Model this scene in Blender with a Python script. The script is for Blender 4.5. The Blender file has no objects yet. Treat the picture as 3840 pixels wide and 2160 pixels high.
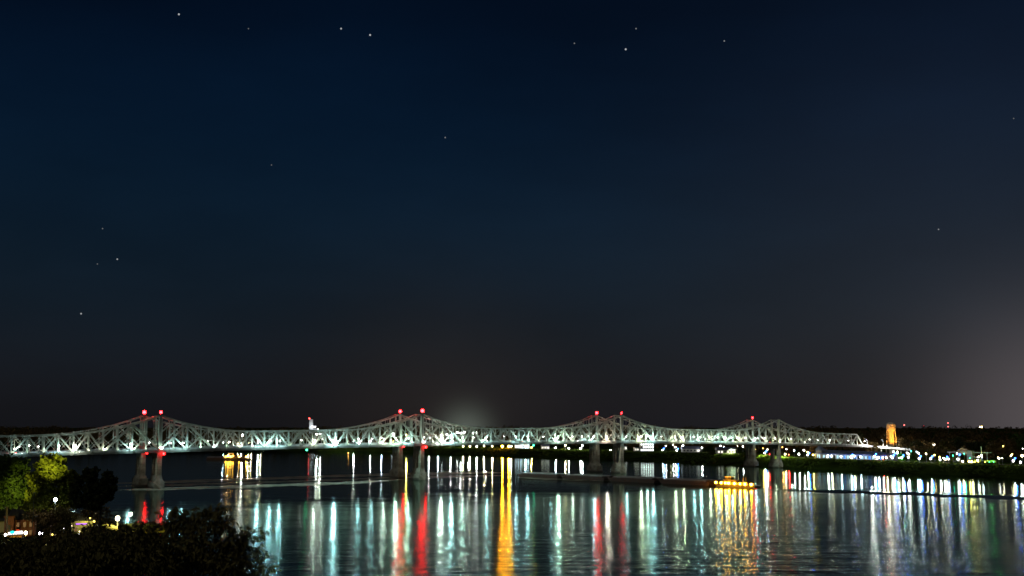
import bpy, math, random
from mathutils import Vector, Matrix, Quaternion

random.seed(7)
R = math.radians
sc = bpy.context.scene
COL = sc.collection

# ---------------------------------------------------------------- camera
F = 4300.0                       # focal length in pixels of a 3840 px wide frame
CAMZ = 53.5                      # eye height above the river
PITCH = math.atan(510.0 / F)
cam_d = bpy.data.cameras.new('camera')
cam = bpy.data.objects.new('camera', cam_d)
COL.objects.link(cam)
cam.location = (0, 0, CAMZ)
cam.rotation_euler = (math.pi / 2 + PITCH, 0, 0)
cam_d.sensor_width = 36.0
cam_d.lens = F / 3840.0 * 36.0
cam_d.clip_start = 0.5
cam_d.clip_end = 60000
sc.camera = cam

# ---------------------------------------------------------------- world: night sky with town glow
world = bpy.data.worlds.new('World')
sc.world = world
world.use_nodes = True
wn, wl = world.node_tree.nodes, world.node_tree.links
for n in list(wn):
    wn.remove(n)
w_out = wn.new('ShaderNodeOutputWorld')
w_tc = wn.new('ShaderNodeTexCoord')
w_sep = wn.new('ShaderNodeSeparateXYZ')
wl.new(w_tc.outputs['Generated'], w_sep.inputs[0])
w_ramp = wn.new('ShaderNodeValToRGB')
wl.new(w_sep.outputs['Z'], w_ramp.inputs[0])
cr = w_ramp.color_ramp
cr.interpolation = 'B_SPLINE'
SKY = [(0.0, (.0062, .0064, .0080)), (.04, (.0068, .0080, .0108)), (.10, (.0052, .0106, .0178)),
       (.17, (.0034, .0114, .0240)), (.25, (.0017, .0086, .0236)), (.34, (.0007, .0043, .0138)),
       (.55, (.0003, .0018, .0055)), (1.0, (.0002, .0012, .0040))]
while len(cr.elements) < len(SKY):
    cr.elements.new(0.5)
for e, (p, c) in zip(cr.elements, SKY):
    e.position = p
    e.color = (*c, 1)
w_bg = wn.new('ShaderNodeBackground')
wl.new(w_ramp.outputs[0], w_bg.inputs[0])
# thin uneven haze
w_map = wn.new('ShaderNodeMapping'); w_map.inputs['Scale'].default_value = (3, 3, 9)
wl.new(w_tc.outputs['Generated'], w_map.inputs[0])
w_nz = wn.new('ShaderNodeTexNoise'); w_nz.inputs['Scale'].default_value = 1.0; w_nz.inputs['Detail'].default_value = 6
wl.new(w_map.outputs[0], w_nz.inputs['Vector'])
w_mr = wn.new('ShaderNodeMapRange')
for i_, v_ in zip((1, 2, 3, 4), (.3, .7, .80, 1.20)): w_mr.inputs[i_].default_value = v_
wl.new(w_nz.outputs['Fac'], w_mr.inputs[0]); wl.new(w_mr.outputs[0], w_bg.inputs[1])
# the last trace of twilight
w_sky = wn.new('ShaderNodeTexSky')
w_sky.sky_type = 'NISHITA'
w_sky.sun_disc = False
w_sky.sun_elevation = R(-7.0)
w_sky.sun_rotation = R(20.0)
w_bg2 = wn.new('ShaderNodeBackground')
w_bg2.inputs[1].default_value = 0.05
wl.new(w_sky.outputs[0], w_bg2.inputs[0])
w_add = wn.new('ShaderNodeAddShader')
wl.new(w_bg.outputs[0], w_add.inputs[0])
wl.new(w_bg2.outputs[0], w_add.inputs[1])


def sky_glow(prev, direction, power, colour, strength):
    """glow of a town below the horizon: a soft lobe about one compass direction"""
    nrm = wn.new('ShaderNodeVectorMath'); nrm.operation = 'NORMALIZE'
    wl.new(w_tc.outputs['Generated'], nrm.inputs[0])
    dot = wn.new('ShaderNodeVectorMath'); dot.operation = 'DOT_PRODUCT'
    wl.new(nrm.outputs[0], dot.inputs[0])
    dot.inputs[1].default_value = Vector(direction).normalized()
    mx = wn.new('ShaderNodeMath'); mx.operation = 'MAXIMUM'; mx.inputs[1].default_value = 0
    wl.new(dot.outputs['Value'], mx.inputs[0])
    pw = wn.new('ShaderNodeMath'); pw.operation = 'POWER'; pw.inputs[1].default_value = power
    wl.new(mx.outputs[0], pw.inputs[0])
    ml = wn.new('ShaderNodeMath'); ml.operation = 'MULTIPLY'; ml.inputs[1].default_value = strength
    wl.new(pw.outputs[0], ml.inputs[0])
    bg = wn.new('ShaderNodeBackground')
    bg.inputs[0].default_value = (*colour, 1)
    wl.new(ml.outputs[0], bg.inputs[1])
    ad = wn.new('ShaderNodeAddShader')
    wl.new(prev.outputs[0], ad.inputs[0]); wl.new(bg.outputs[0], ad.inputs[1])
    return ad


def ray(px, py):
    cx, cy = (px - 1920) / F, (1080 - py) / F
    return Vector((cx, math.cos(PITCH) - cy * math.sin(PITCH), math.sin(PITCH) + cy * math.cos(PITCH)))


w_add = sky_glow(w_add, ray(3960, 1580), 300, (.90, .76, .78), .070)
w_add = sky_glow(w_add, ray(3750, 1590), 30, (1.0, .91, .96), .0125)
w_add = sky_glow(w_add, ray(1745, 1625), 5000, (.80, .98, .80), .095)
w_add = sky_glow(w_add, ray(1650, 1600), 190, (1.0, .74, .56), .010)
wl.new(w_add.outputs[0], w_out.inputs[0])

# weak fill sun from behind the camera, added in place of unseen street lamps
sun_d = bpy.data.lights.new('fill_sun', 'SUN')
sun_d.energy = 0.24
sun_d.angle = R(0.5)
sun_d.color = (1.0, .95, .86)
sun = bpy.data.objects.new('fill_sun', sun_d)
COL.objects.link(sun)
sun.rotation_euler = (R(48), 0, R(-28))

sc.view_settings.view_transform = 'Standard'
sc.view_settings.look = 'None'
sc.view_settings.exposure = 0
sc.view_settings.gamma = 1
sc.view_settings.use_curve_mapping = False
sc.cycles.use_denoising = True
sc.cycles.use_light_tree = True
sc.cycles.max_bounces = 5
sc.cycles.diffuse_bounces = 1
sc.cycles.glossy_bounces = 3
sc.cycles.transparent_max_bounces = 16
sc.cycles.caustics_reflective = False
sc.cycles.caustics_refractive = False
sc.cycles.sample_clamp_indirect = 30
sc.cycles.use_adaptive_sampling = False


# ---------------------------------------------------------------- helpers: places
def at_y(px, py, Y):
    d = ray(px, py)
    return Vector((0, 0, CAMZ)) + d * (Y / d.y)


def on_z(px, py, z):
    d = ray(px, py)
    return Vector((0, 0, CAMZ)) + d * ((z - CAMZ) / d.z)


# ---------------------------------------------------------------- helpers: materials
MATS = {}


def mat(name, col=(.5, .5, .5), rough=.7, metal=0.0, noise=0.0, nscale=1.0, col2=None, emit=None, estr=0.0, bump=0.0, spec=.4):
    if name in MATS:
        return MATS[name]
    m = bpy.data.materials.new(name)
    m.use_nodes = True
    nt = m.node_tree
    b = nt.nodes['Principled BSDF']
    b.inputs['Base Color'].default_value = (*col, 1)
    b.inputs['Roughness'].default_value = rough
    b.inputs['Metallic'].default_value = metal
    b.inputs['Specular IOR Level'].default_value = spec
    if noise > 0:
        tc = nt.nodes.new('ShaderNodeTexCoord')
        nz = nt.nodes.new('ShaderNodeTexNoise')
        nz.inputs['Scale'].default_value = nscale
        nz.inputs['Detail'].default_value = 4
        nt.links.new(tc.outputs['Object'], nz.inputs['Vector'])
        rp = nt.nodes.new('ShaderNodeValToRGB')
        c2 = col2 or tuple(max(0, c * (1 - noise)) for c in col)
        rp.color_ramp.elements[0].position = .35
        rp.color_ramp.elements[1].position = .68
        rp.color_ramp.elements[0].color = (*c2, 1)
        rp.color_ramp.elements[1].color = (*col, 1)
        nt.links.new(nz.outputs['Fac'], rp.inputs[0])
        nt.links.new(rp.outputs[0], b.inputs['Base Color'])
        if bump > 0:
            bp = nt.nodes.new('ShaderNodeBump')
            bp.inputs['Strength'].default_value = bump
            bp.inputs['Distance'].default_value = .3
            nt.links.new(nz.outputs['Fac'], bp.inputs['Height'])
            nt.links.new(bp.outputs[0], b.inputs['Normal'])
    if emit:
        b.inputs['Emission Color'].default_value = (*emit, 1)
        b.inputs['Emission Strength'].default_value = estr
    MATS[name] = m
    return m


def glow(name, col, strength, sample=False):
    if name in MATS:
        return MATS[name]
    m = bpy.data.materials.new(name)
    m.use_nodes = True
    nt = m.node_tree
    for n in list(nt.nodes):
        nt.nodes.remove(n)
    o = nt.nodes.new('ShaderNodeOutputMaterial')
    e = nt.nodes.new('ShaderNodeEmission')
    e.inputs[0].default_value = (*col, 1)
    e.inputs[1].default_value = strength
    nt.links.new(e.outputs[0], o.inputs[0])
    if not sample:
        m.cycles.emission_sampling = 'NONE'     # its light is carried by the lamp beside it
    MATS[name] = m
    return m


def leaf_mat(name, c1, c2, scale=.6):
    if name in MATS:
        return MATS[name]
    m = bpy.data.materials.new(name)
    m.use_nodes = True
    nt = m.node_tree
    for n in list(nt.nodes):
        nt.nodes.remove(n)
    o = nt.nodes.new('ShaderNodeOutputMaterial')
    geo = nt.nodes.new('ShaderNodeNewGeometry')
    nz = nt.nodes.new('ShaderNodeTexNoise')
    nz.inputs['Scale'].default_value = scale
    nt.links.new(geo.outputs['Position'], nz.inputs['Vector'])
    mx = nt.nodes.new('ShaderNodeMath'); mx.operation = 'MULTIPLY_ADD'
    mx.inputs[1].default_value = .55
    nt.links.new(geo.outputs['Random Per Island'], mx.inputs[0])
    nt.links.new(nz.outputs['Fac'], mx.inputs[2])
    rp = nt.nodes.new('ShaderNodeValToRGB')
    rp.color_ramp.elements[0].position = .3
    rp.color_ramp.elements[1].position = 1.0
    rp.color_ramp.elements[0].color = (*c1, 1)
    rp.color_ramp.elements[1].color = (*c2, 1)
    nt.links.new(mx.outputs[0], rp.inputs[0])
    d = nt.nodes.new('ShaderNodeBsdfDiffuse')
    t = nt.nodes.new('ShaderNodeBsdfTranslucent')
    nt.links.new(rp.outputs[0], d.inputs[0]); nt.links.new(rp.outputs[0], t.inputs[0])
    s = nt.nodes.new('ShaderNodeMixShader'); s.inputs[0].default_value = .3
    nt.links.new(d.outputs[0], s.inputs[1]); nt.links.new(t.outputs[0], s.inputs[2])
    nt.links.new(s.outputs[0], o.inputs[0])
    MATS[name] = m
    return m


STEEL = mat('painted steel', (.52, .53, .44), .6, noise=.45, nscale=.35, col2=(.32, .32, .25))
CONC = mat('pier concrete', (.30, .305, .25), .85, noise=.65, nscale=.22, col2=(.15, .145, .10), bump=.3)
ASPH = mat('asphalt', (.06, .06, .06), .9, noise=.3, nscale=.4)
DARKSTEEL = mat('dark steel', (.08, .08, .08), .6)
POLE = mat('lamp pole metal', (.12, .13, .12), .5)
WHITEPAINT = mat('white paint', (.75, .75, .72), .5, noise=.12, nscale=.5)
BRICK = mat('red brick', (.30, .10, .055), .85, noise=.35, nscale=.9)
GLASSD = mat('dark window glass', (.02, .025, .03), .12)
BARK = mat('bark', (.07, .05, .035), .9, noise=.5, nscale=2.0)
RED = glow('red beacon light', (1.0, .004, .004), 10)
REDCORE = glow('red beacon core', (1.0, .0035, .0045), 150, True)
REDMARK = glow('red pier light', (1.0, .006, .006), 75, True)
REDSMALL = glow('small red light', (1.0, .05, .04), 14)
GREENL = glow('green marker light', (.05, 1.0, .45), 14)
WHITE = glow('white lamp light', (1.0, .97, .90), 30)
COOL = glow('cool white lamp light', (.75, .90, 1.0), 30)
WARM = glow('warm white lamp light', (1.0, .80, .46), 26)
YELLOW = glow('yellow lamp light', (1.0, .70, .14), 26)
ORANGE = glow('orange sodium light', (1.0, .31, .003), 13000, True)
DIMOR = glow('orange small light', (1.0, .42, .08), 10)
BLUE = glow('blue lamp light', (.03, .16, 1.0), 22)
TEAL = glow('teal sign light', (.02, .75, .70), 1.6)
VIOLET = glow('violet sign light', (.50, .12, .95), 1.6)
TAIL = glow('red tail light', (1.0, .08, .05), 40)


# ---------------------------------------------------------------- helpers: meshes
class MB:
    def __init__(self):
        self.v, self.f = [], []

    def quad(self, a, b, c, d):
        n = len(self.v); self.v += [tuple(a), tuple(b), tuple(c), tuple(d)]; self.f.append((n, n + 1, n + 2, n + 3))

    def tri(self, a, b, c):
        n = len(self.v); self.v += [tuple(a), tuple(b), tuple(c)]; self.f.append((n, n + 1, n + 2))

    def hexa(self, p):
        """eight corners: bottom ring then top ring, counter-clockwise"""
        n = len(self.v); self.v += [tuple(q) for q in p]
        for f in ((3, 2, 1, 0), (4, 5, 6, 7), (0, 1, 5, 4), (1, 2, 6, 5), (2, 3, 7, 6), (3, 0, 4, 7)):
            self.f.append(tuple(n + i for i in f))
        return self

    def box(self, c, s, rz=0, taper=1.0):
        cx, cy, cz = c; hx, hy, hz = s[0] / 2, s[1] / 2, s[2] / 2
        ca, sa = math.cos(rz), math.sin(rz)
        p = []
        for z, k in ((-hz, 1), (hz, taper)):
            for x, y in ((-hx, -hy), (hx, -hy), (hx, hy), (-hx, hy)):
                x *= k; y *= k
                p.append((cx + x * ca - y * sa, cy + x * sa + y * ca, cz + z))
        return self.hexa(p)

    def beam(self, a, b, w, h=None, up=(0, 0, 1)):
        a, b = Vector(a), Vector(b); h = h or w
        d = (b - a).normalized(); u = Vector(up)
        s = d.cross(u)
        if s.length < 1e-4:
            s = d.cross(Vector((1, 0, 0)))
        s.normalize(); t = s.cross(d).normalized()
        p = []
        for q in (a, b):
            for i, j in ((-1, -1), (1, -1), (1, 1), (-1, 1)):
                p.append(q + s * (i * w / 2) + t * (j * h / 2))
        return self.hexa(p)

    def tube(self, a, b, r0, r1, n=8, cap=True):
        a, b = Vector(a), Vector(b)
        d = (b - a).normalized()
        s = d.cross(Vector((0, 0, 1)))
        if s.length < 1e-3:
            s = Vector((1, 0, 0))
        s.normalize(); t = d.cross(s)
        k = len(self.v)
        for q, r in ((a, r0), (b, r1)):
            for i in range(n):
                an = 2 * math.pi * i / n
                self.v.append(tuple(q + s * (r * math.cos(an)) + t * (r * math.sin(an))))
        for i in range(n):
            j = (i + 1) % n
            self.f.append((k + i, k + j, k + n + j, k + n + i))
        if cap:
            self.f.append(tuple(k + n + i for i in range(n)))
            self.f.append(tuple(k + n - 1 - i for i in range(n)))
        return self

    def ball(self, c, r, rz=None):
        rz = rz or r
        t = (1 + 5 ** .5) / 2; q = 1 / math.sqrt(1 + t * t)
        vs = [(-1, t, 0), (1, t, 0), (-1, -t, 0), (1, -t, 0), (0, -1, t), (0, 1, t), (0, -1, -t), (0, 1, -t), (t, 0, -1), (t, 0, 1), (-t, 0, -1), (-t, 0, 1)]
        fs = [(0, 11, 5), (0, 5, 1), (0, 1, 7), (0, 7, 10), (0, 10, 11), (1, 5, 9), (5, 11, 4), (11, 10, 2), (10, 7, 6), (7, 1, 8),
              (3, 9, 4), (3, 4, 2), (3, 2, 6), (3, 6, 8), (3, 8, 9), (4, 9, 5), (2, 4, 11), (6, 2, 10), (8, 6, 7), (9, 8, 1)]
        k = len(self.v)
        self.v += [(c[0] + x * q * r, c[1] + y * q * r, c[2] + z * q * rz) for x, y, z in vs]
        self.f += [tuple(k + i for i in f) for f in fs]
        return self

    def lathe(self, c, prof, n=16):
        k = len(self.v)
        for r, z in prof:
            for i in range(n):
                a = 2 * math.pi * i / n
                self.v.append((c[0] + r * math.cos(a), c[1] + r * math.sin(a), c[2] + z))
        for j in range(len(prof) - 1):
            for i in range(n):
                i2 = (i + 1) % n
                self.f.append((k + j * n + i, k + j * n + i2, k + (j + 1) * n + i2, k + (j + 1) * n + i))
        self.f.append(tuple(k + (len(prof) - 1) * n + i for i in range(n)))
        return self

    def mesh(self, name, m, smooth=False):
        me = bpy.data.meshes.new(name)
        me.from_pydata(self.v, [], self.f)
        me.materials.append(m)
        if smooth:
            me.polygons.foreach_set('use_smooth', [True] * len(me.polygons))
        me.update()
        return me

    def build(self, name, m, parent=None, loc=(0, 0, 0), rz=0, smooth=False):
        o = bpy.data.objects.new(name, self.mesh(name, m, smooth))
        COL.objects.link(o)
        o.parent = parent
        o.location = loc
        o.rotation_euler = (0, 0, rz)
        return o


def empty(name, loc=(0, 0, 0), rz=0):
    o = bpy.data.objects.new(name, None)
    o.empty_display_size = .5
    COL.objects.link(o)
    o.location = loc
    o.rotation_euler = (0, 0, rz)
    return o


def tag(o, label=None, cat=None, group=None, kind=None):
    if label: o['label'] = label
    if cat: o['category'] = cat
    if group: o['group'] = group
    if kind: o['kind'] = kind
    return o


def mob(name, me, parent=None, mx=None):
    o = bpy.data.objects.new(name, me)
    COL.objects.link(o)
    o.parent = parent
    if mx is not None:
        o.matrix_basis = mx
    return o


ONES = 'first second third fourth fifth sixth seventh eighth ninth tenth eleventh twelfth thirteenth fourteenth fifteenth sixteenth seventeenth eighteenth nineteenth'.split()
TENS = {20: 'twent', 30: 'thirt', 40: 'fort', 50: 'fift', 60: 'sixt', 70: 'sevent', 80: 'eight', 90: 'ninet'}


def nth(n):
    if n < 20:
        return ONES[n - 1]
    t, o = n // 10 * 10, n % 10
    return TENS[t] + ('ieth' if o == 0 else 'y-' + ONES[o - 1])


def spot_light(parent, loc, aim, power, col, size=150, radius=.25, blend=.6):
    d = bpy.data.lights.new('light', 'SPOT')
    d.energy = power; d.color = col; d.shadow_soft_size = radius
    d.spot_size = R(size); d.spot_blend = blend
    o = bpy.data.objects.new('light', d)
    COL.objects.link(o); o.parent = parent; o.location = loc
    o.rotation_euler = Vector(aim).to_track_quat('-Z', 'Y').to_euler()
    return o


def lamp_light(parent, loc, power, col, radius=.3, name='light'):
    d = bpy.data.lights.new(name, 'POINT')
    d.energy = power
    d.color = col
    d.shadow_soft_size = radius
    o = bpy.data.objects.new(name, d)
    COL.objects.link(o)
    o.parent = parent
    o.location = loc
    return o


# ================================================================ SETTING: water, land
water_m = bpy.data.materials.new('river water')
water_m.use_nodes = True
MATS['river water'] = water_m


def water_nodes(m, rough_near, rough_far, bump_k=1.0):
    nt = m.node_tree
    N, L = nt.nodes, nt.links
    for n in list(N):
        N.remove(n)
    o = N.new('ShaderNodeOutputMaterial')
    geo = N.new('ShaderNodeNewGeometry')
    sep = N.new('ShaderNodeSeparateXYZ'); L.new(geo.outputs['Position'], sep.inputs[0])

    def noise(sx, sy, det, off=0.0, rough=.5):
        mp = N.new('ShaderNodeMapping')
        mp.inputs['Scale'].default_value = (sx, sy, 1)
        mp.inputs['Location'].default_value = (off, off * .7, 0)
        L.new(geo.outputs['Position'], mp.inputs[0])
        nz = N.new('ShaderNodeTexNoise')
        nz.inputs['Scale'].default_value = 1.0
        nz.inputs['Detail'].default_value = det
        nz.inputs['Roughness'].default_value = rough
        L.new(mp.outputs[0], nz.inputs['Vector'])
        return nz.outputs['Fac']

    def mrange(src, a, b, c, d):
        r = N.new('ShaderNodeMapRange')
        r.interpolation_type = 'SMOOTHSTEP'
        for i, v in zip((1, 2, 3, 4), (a, b, c, d)):
            r.inputs[i].default_value = v
        L.new(src, r.inputs[0])
        return r.outputs[0]

    # wind-roughened near water, smooth water under and beyond the bridge, the edge between them wandering
    edge = noise(.006, .012, 3, 11)
    edge2 = noise(.025, .06, 3, 57)
    e2 = N.new('ShaderNodeMath'); e2.operation = 'MULTIPLY_ADD'; e2.inputs[1].default_value = .45
    L.new(edge2, e2.inputs[0]); L.new(edge, e2.inputs[2])
    ey = N.new('ShaderNodeMath'); ey.operation = 'MULTIPLY_ADD'; ey.inputs[1].default_value = 360
    L.new(e2.outputs[0], ey.inputs[0]); L.new(sep.outputs['Y'], ey.inputs[2])
    base = mrange(ey.outputs[0], 860, 1330, rough_near, rough_far)
    patch = noise(.010, .035, 3, 40)
    pk = mrange(patch, .35, .70, .82, 1.12)
    rg = N.new('ShaderNodeMath'); rg.operation = 'MULTIPLY'
    L.new(base, rg.inputs[0]); L.new(pk, rg.inputs[1])
    # waves: long-crested across the view
    w1 = noise(.040, .17, 2.5, 3, .55)
    w2 = noise(.36, .55, 1.5, 71, .5)
    w3 = noise(.020, .070, 3, 23, .55)
    s1 = N.new('ShaderNodeMath'); s1.operation = 'MULTIPLY_ADD'; s1.inputs[1].default_value = .34
    L.new(w2, s1.inputs[0]); L.new(w1, s1.inputs[2])
    amp = mrange(ey.outputs[0], 620, 1250, .15 * bump_k, .012 * bump_k)
    amp2 = mrange(sep.outputs['Y'], 400, 680, .20 * bump_k, 0.0)
    aa = N.new('ShaderNodeMath'); aa.operation = 'ADD'
    L.new(amp, aa.inputs[0]); L.new(amp2, aa.inputs[1]); amp = aa.outputs[0]
    hh = N.new('ShaderNodeMath'); hh.operation = 'MULTIPLY'
    L.new(s1.outputs[0], hh.inputs[0]); L.new(amp, hh.inputs[1])
    s2 = N.new('ShaderNodeMath'); s2.operation = 'MULTIPLY_ADD'; s2.inputs[1].default_value = .24 * bump_k
    L.new(w3, s2.inputs[0]); L.new(hh.outputs[0], s2.inputs[2])
    bp = N.new('ShaderNodeBump')
    bp.inputs['Strength'].default_value = 1.0
    bp.inputs['Distance'].default_value = 1.0
    L.new(s2.outputs[0], bp.inputs['Height'])
    gl = N.new('ShaderNodeBsdfAnisotropic')
    gl.distribution = 'BECKMANN'
    gl.inputs['Color'].default_value = (.76, .93, .88, 1)
    gl.inputs['Anisotropy'].default_value = .06
    cx = N.new('ShaderNodeCombineXYZ'); cx.inputs[0].default_value = 1
    L.new(cx.outputs[0], gl.inputs['Tangent'])
    L.new(rg.outputs[0], gl.inputs['Roughness'])
    L.new(bp.outputs[0], gl.inputs['Normal'])
    df = N.new('ShaderNodeBsdfDiffuse')
    df.inputs['Color'].default_value = (.010, .013, .009, 1)
    fr = N.new('ShaderNodeFresnel'); fr.inputs['IOR'].default_value = 1.33
    mx = N.new('ShaderNodeMixShader')
    L.new(fr.outputs[0], mx.inputs[0]); L.new(df.outputs[0], mx.inputs[1]); L.new(gl.outputs[0], mx.inputs[2])
    L.new(mx.outputs[0], o.inputs[0])


water_nodes(water_m, .172, .10)
mb = MB()
mb.quad((-9000, 20, 0), (9000, 20, 0), (9000, 14000, 0), (-9000, 14000, 0))
tag(mb.build('river_water', water_m), kind='structure')

# far bank: pairs of (x px, y px of the crest at 11 m, y px of the waterline)
BANK = [(-700, 1672, 1689), (0, 1671, 1689), (700, 1670, 1689), (1300, 1669, 1690), (1600, 1675, 1697), (1750, 1678, 1706), (2000, 1683, 1719),
        (2250, 1688, 1725), (2450, 1692, 1732), (2650, 1697, 1743), (2850, 1708, 1752), (3050, 1719, 1760),
        (3250, 1727, 1767), (3450, 1734, 1776), (3650, 1740, 1786), (3840, 1746, 1797), (4300, 1764, 1828)]
BZ = 11.0


def interp(tab, x, k):
    for a, b in zip(tab, tab[1:]):
        if x <= b[0]:
            t = max(0, (x - a[0]) / (b[0] - a[0]))
            return a[k] + (b[k] - a[k]) * t
    return tab[-1][k]


land_m = mat('bank grass', (.036, .062, .010), .95, noise=.6, nscale=.03, col2=(.010, .014, .004), spec=0.0)
land = MB()
N_C = 120
cols = []
for i in range(N_C + 1):
    px = -700 + 5000 * i / N_C
    wv = on_z(px, interp(BANK, px, 2), 0)
    tv = on_z(px, interp(BANK, px, 1), BZ)
    out = Vector((wv.x, wv.y, 0)).normalized()
    ring = [wv - out * 40 + Vector((0, 0, -4)), wv + Vector((0, 0, -.05))]
    for k in (.12, .3, .5, .7, .88):
        p = wv.lerp(tv, k)
        p.z = BZ * (k ** .8) + random.uniform(-.5, .5)
        ring.append(p)
    ring.append(Vector((tv.x, tv.y, BZ)))
    for far in (40, 160, 500, 1400, 4000, 11000):
        q = tv + out * far
        q.z = BZ + random.uniform(-.15, .15) * (far < 600)
        ring.append(q)
    cols.append(ring)
nr = len(cols[0])
for r_ in cols:
    land.v += [tuple(p) for p in r_]
for i in range(N_C):
    for j in range(nr - 1):
        a = i * nr + j
        land.f.append((a, a + nr, a + nr + 1, a + 1))
tag(land.build('far_bank_ground', land_m, smooth=True), kind='structure')

# riverside path along the crest on the town side
path_m = mat('riverside path paving', (.07, .068, .052), .9, noise=.25, nscale=.2, spec=0.0)
pth = MB()
pp = []
for px in range(2300, 4301, 50):
    tv = on_z(px, interp(BANK, px, 1), BZ)
    out = Vector((tv.x, tv.y, 0)).normalized()
    pp.append((tv + out * 3 + Vector((0, 0, .35)), tv + out * 9 + Vector((0, 0, .35))))
for a, b in zip(pp, pp[1:]):
    pth.quad(a[0], b[0], b[1], a[1])
    pth.quad(a[0] - Vector((0, 0, 1.2)), b[0] - Vector((0, 0, 1.2)), b[0], a[0])
tag(pth.build('riverside_path', path_m), kind='structure')


# near bluff: camera side and the low street under the hill
def bluff_z(x, y):
    # shoreline of the near bank (x as a function of y)
    sh = interp([(-100, -40), (60, -55), (200, -90), (400, -125), (545, -158), (585, -192), (700, -265), (860, -400), (1300, -700)], y, 1)
    d = sh - x                      # metres inland
    low = -3 + 12.5 * max(0, min(1, (d + 6) / 34)) + max(0, d - 40) * .012
    # the bluff on which the camera stands
    e = math.hypot(max(0, x + 8) * 1.2, max(0, y)) if x < 60 else 400
    top = 51.6
    k = max(0.0, min(1.0, (e - 9) / 120))
    hi = top - (top - 9) * (k ** .62)
    # the wooded slope running off to the left of the camera
    k2 = max(0, min(1, (-x - 150) / 120)) * max(0, min(1, (330 - y) / 160))
    return max(low, hi if e < 129 else -9, (9 + 26 * k2) if k2 > 0 else -9)


gr = MB()
xs = [-620 + 10 * i for i in range(62)] + [0, 8, 16, 30, 45, 60, 80]
ys = [-60, -30, -10] + [3 * i for i in range(0, 40)] + [120 + 12 * i for i in range(60)]
for y in ys:
    for x in xs:
        z = bluff_z(x, y)
        gr.v.append((x, y, z + (random.uniform(-.3, .3) if y > 12 else 0)))
nx = len(xs)
for j in range(len(ys) - 1):
    for i in range(nx - 1):
        a = j * nx + i
        gr.f.append((a, a + 1, a + nx + 1, a + nx))
bluff_m = mat('bluff grass', (.050, .060, .022), .95, noise=.6, nscale=.15, col2=(.030, .026, .014), spec=0.0)
tag(gr.build('near_bluff_ground', bluff_m, smooth=True), kind='structure')


# ================================================================ THE BRIDGES
TH = .62995
DIR = Vector((math.cos(TH), math.sin(TH), 0))
NOR = Vector((-math.sin(TH), math.cos(TH), 0))
A0 = Vector((-295.785, 971.914, 0))       # near bridge, first tower, near truss line
SPAN = 258.0
PAN = SPAN / 22.0


def deck_z(s):
    """underside of the deck along the bridge (metres from the first tower)"""
    tab = [(-400, 22.0), (-260, 25.6), (-130, 28.4), (0, 30.4), (130, 32.0), (258, 32.9), (387, 33.4), (516, 32.9), (645, 31.3), (774, 28.6), (900, 25.2), (1100, 18.6)]
    for a, b in zip(tab, tab[1:]):
        if s <= b[0]:
            t = (s - a[0]) / (b[0] - a[0])
            return a[1] + (b[1] - a[1]) * t
    return tab[-1][1]


HT = {0: 30.2, 1: 26.2, 2: 23.0, 3: 20.5, 4: 18.5, 5: 17.0, 6: 16.1, 7: 15.6}


def rise(k):
    """height of the top chord above the underside at panel k"""
    if k > 66:
        d = k - 66
    else:
        d = abs(k - 22 * round(k / 22)) if k >= 0 else -k
    return HT.get(int(round(d)), 15.4)


def unit_member():
    m = MB()
    for s in (-1, 1):
        m.hexa([(-.5, s * .5 - .16, 0), (.5, s * .5 - .16, 0), (.5, s * .5 + .16, 0), (-.5, s * .5 + .16, 0),
                (-.5, s * .5 - .16, 1), (.5, s * .5 - .16, 1), (.5, s * .5 + .16, 1), (-.5, s * .5 + .16, 1)])
    for x in (.36, -.36):
        m.quad((x, -.36, 0), (x, .36, 0), (x, .36, 1), (x, -.36, 1))
    return m.mesh('laced_member', STEEL)


UNIT = unit_member()


def member_mx(a, b, w, h, side):
    d = (b - a); L = d.length; d = d / L
    s = Vector(side); s = (s - d * s.dot(d)).normalized()
    t = d.cross(s)
    M = Matrix(((s.x, t.x, d.x, a.x), (s.y, t.y, d.y, a.y), (s.z, t.z, d.z, a.z), (0, 0, 0, 1)))
    return M @ Matrix.Diagonal((w, h, L, 1))


FLOODCOL = [(.66, 1.0, .88), (.88, 1.0, .86), (.74, .95, 1.0), (.98, 1.0, .80), (.62, 1.0, .76)]


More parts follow.
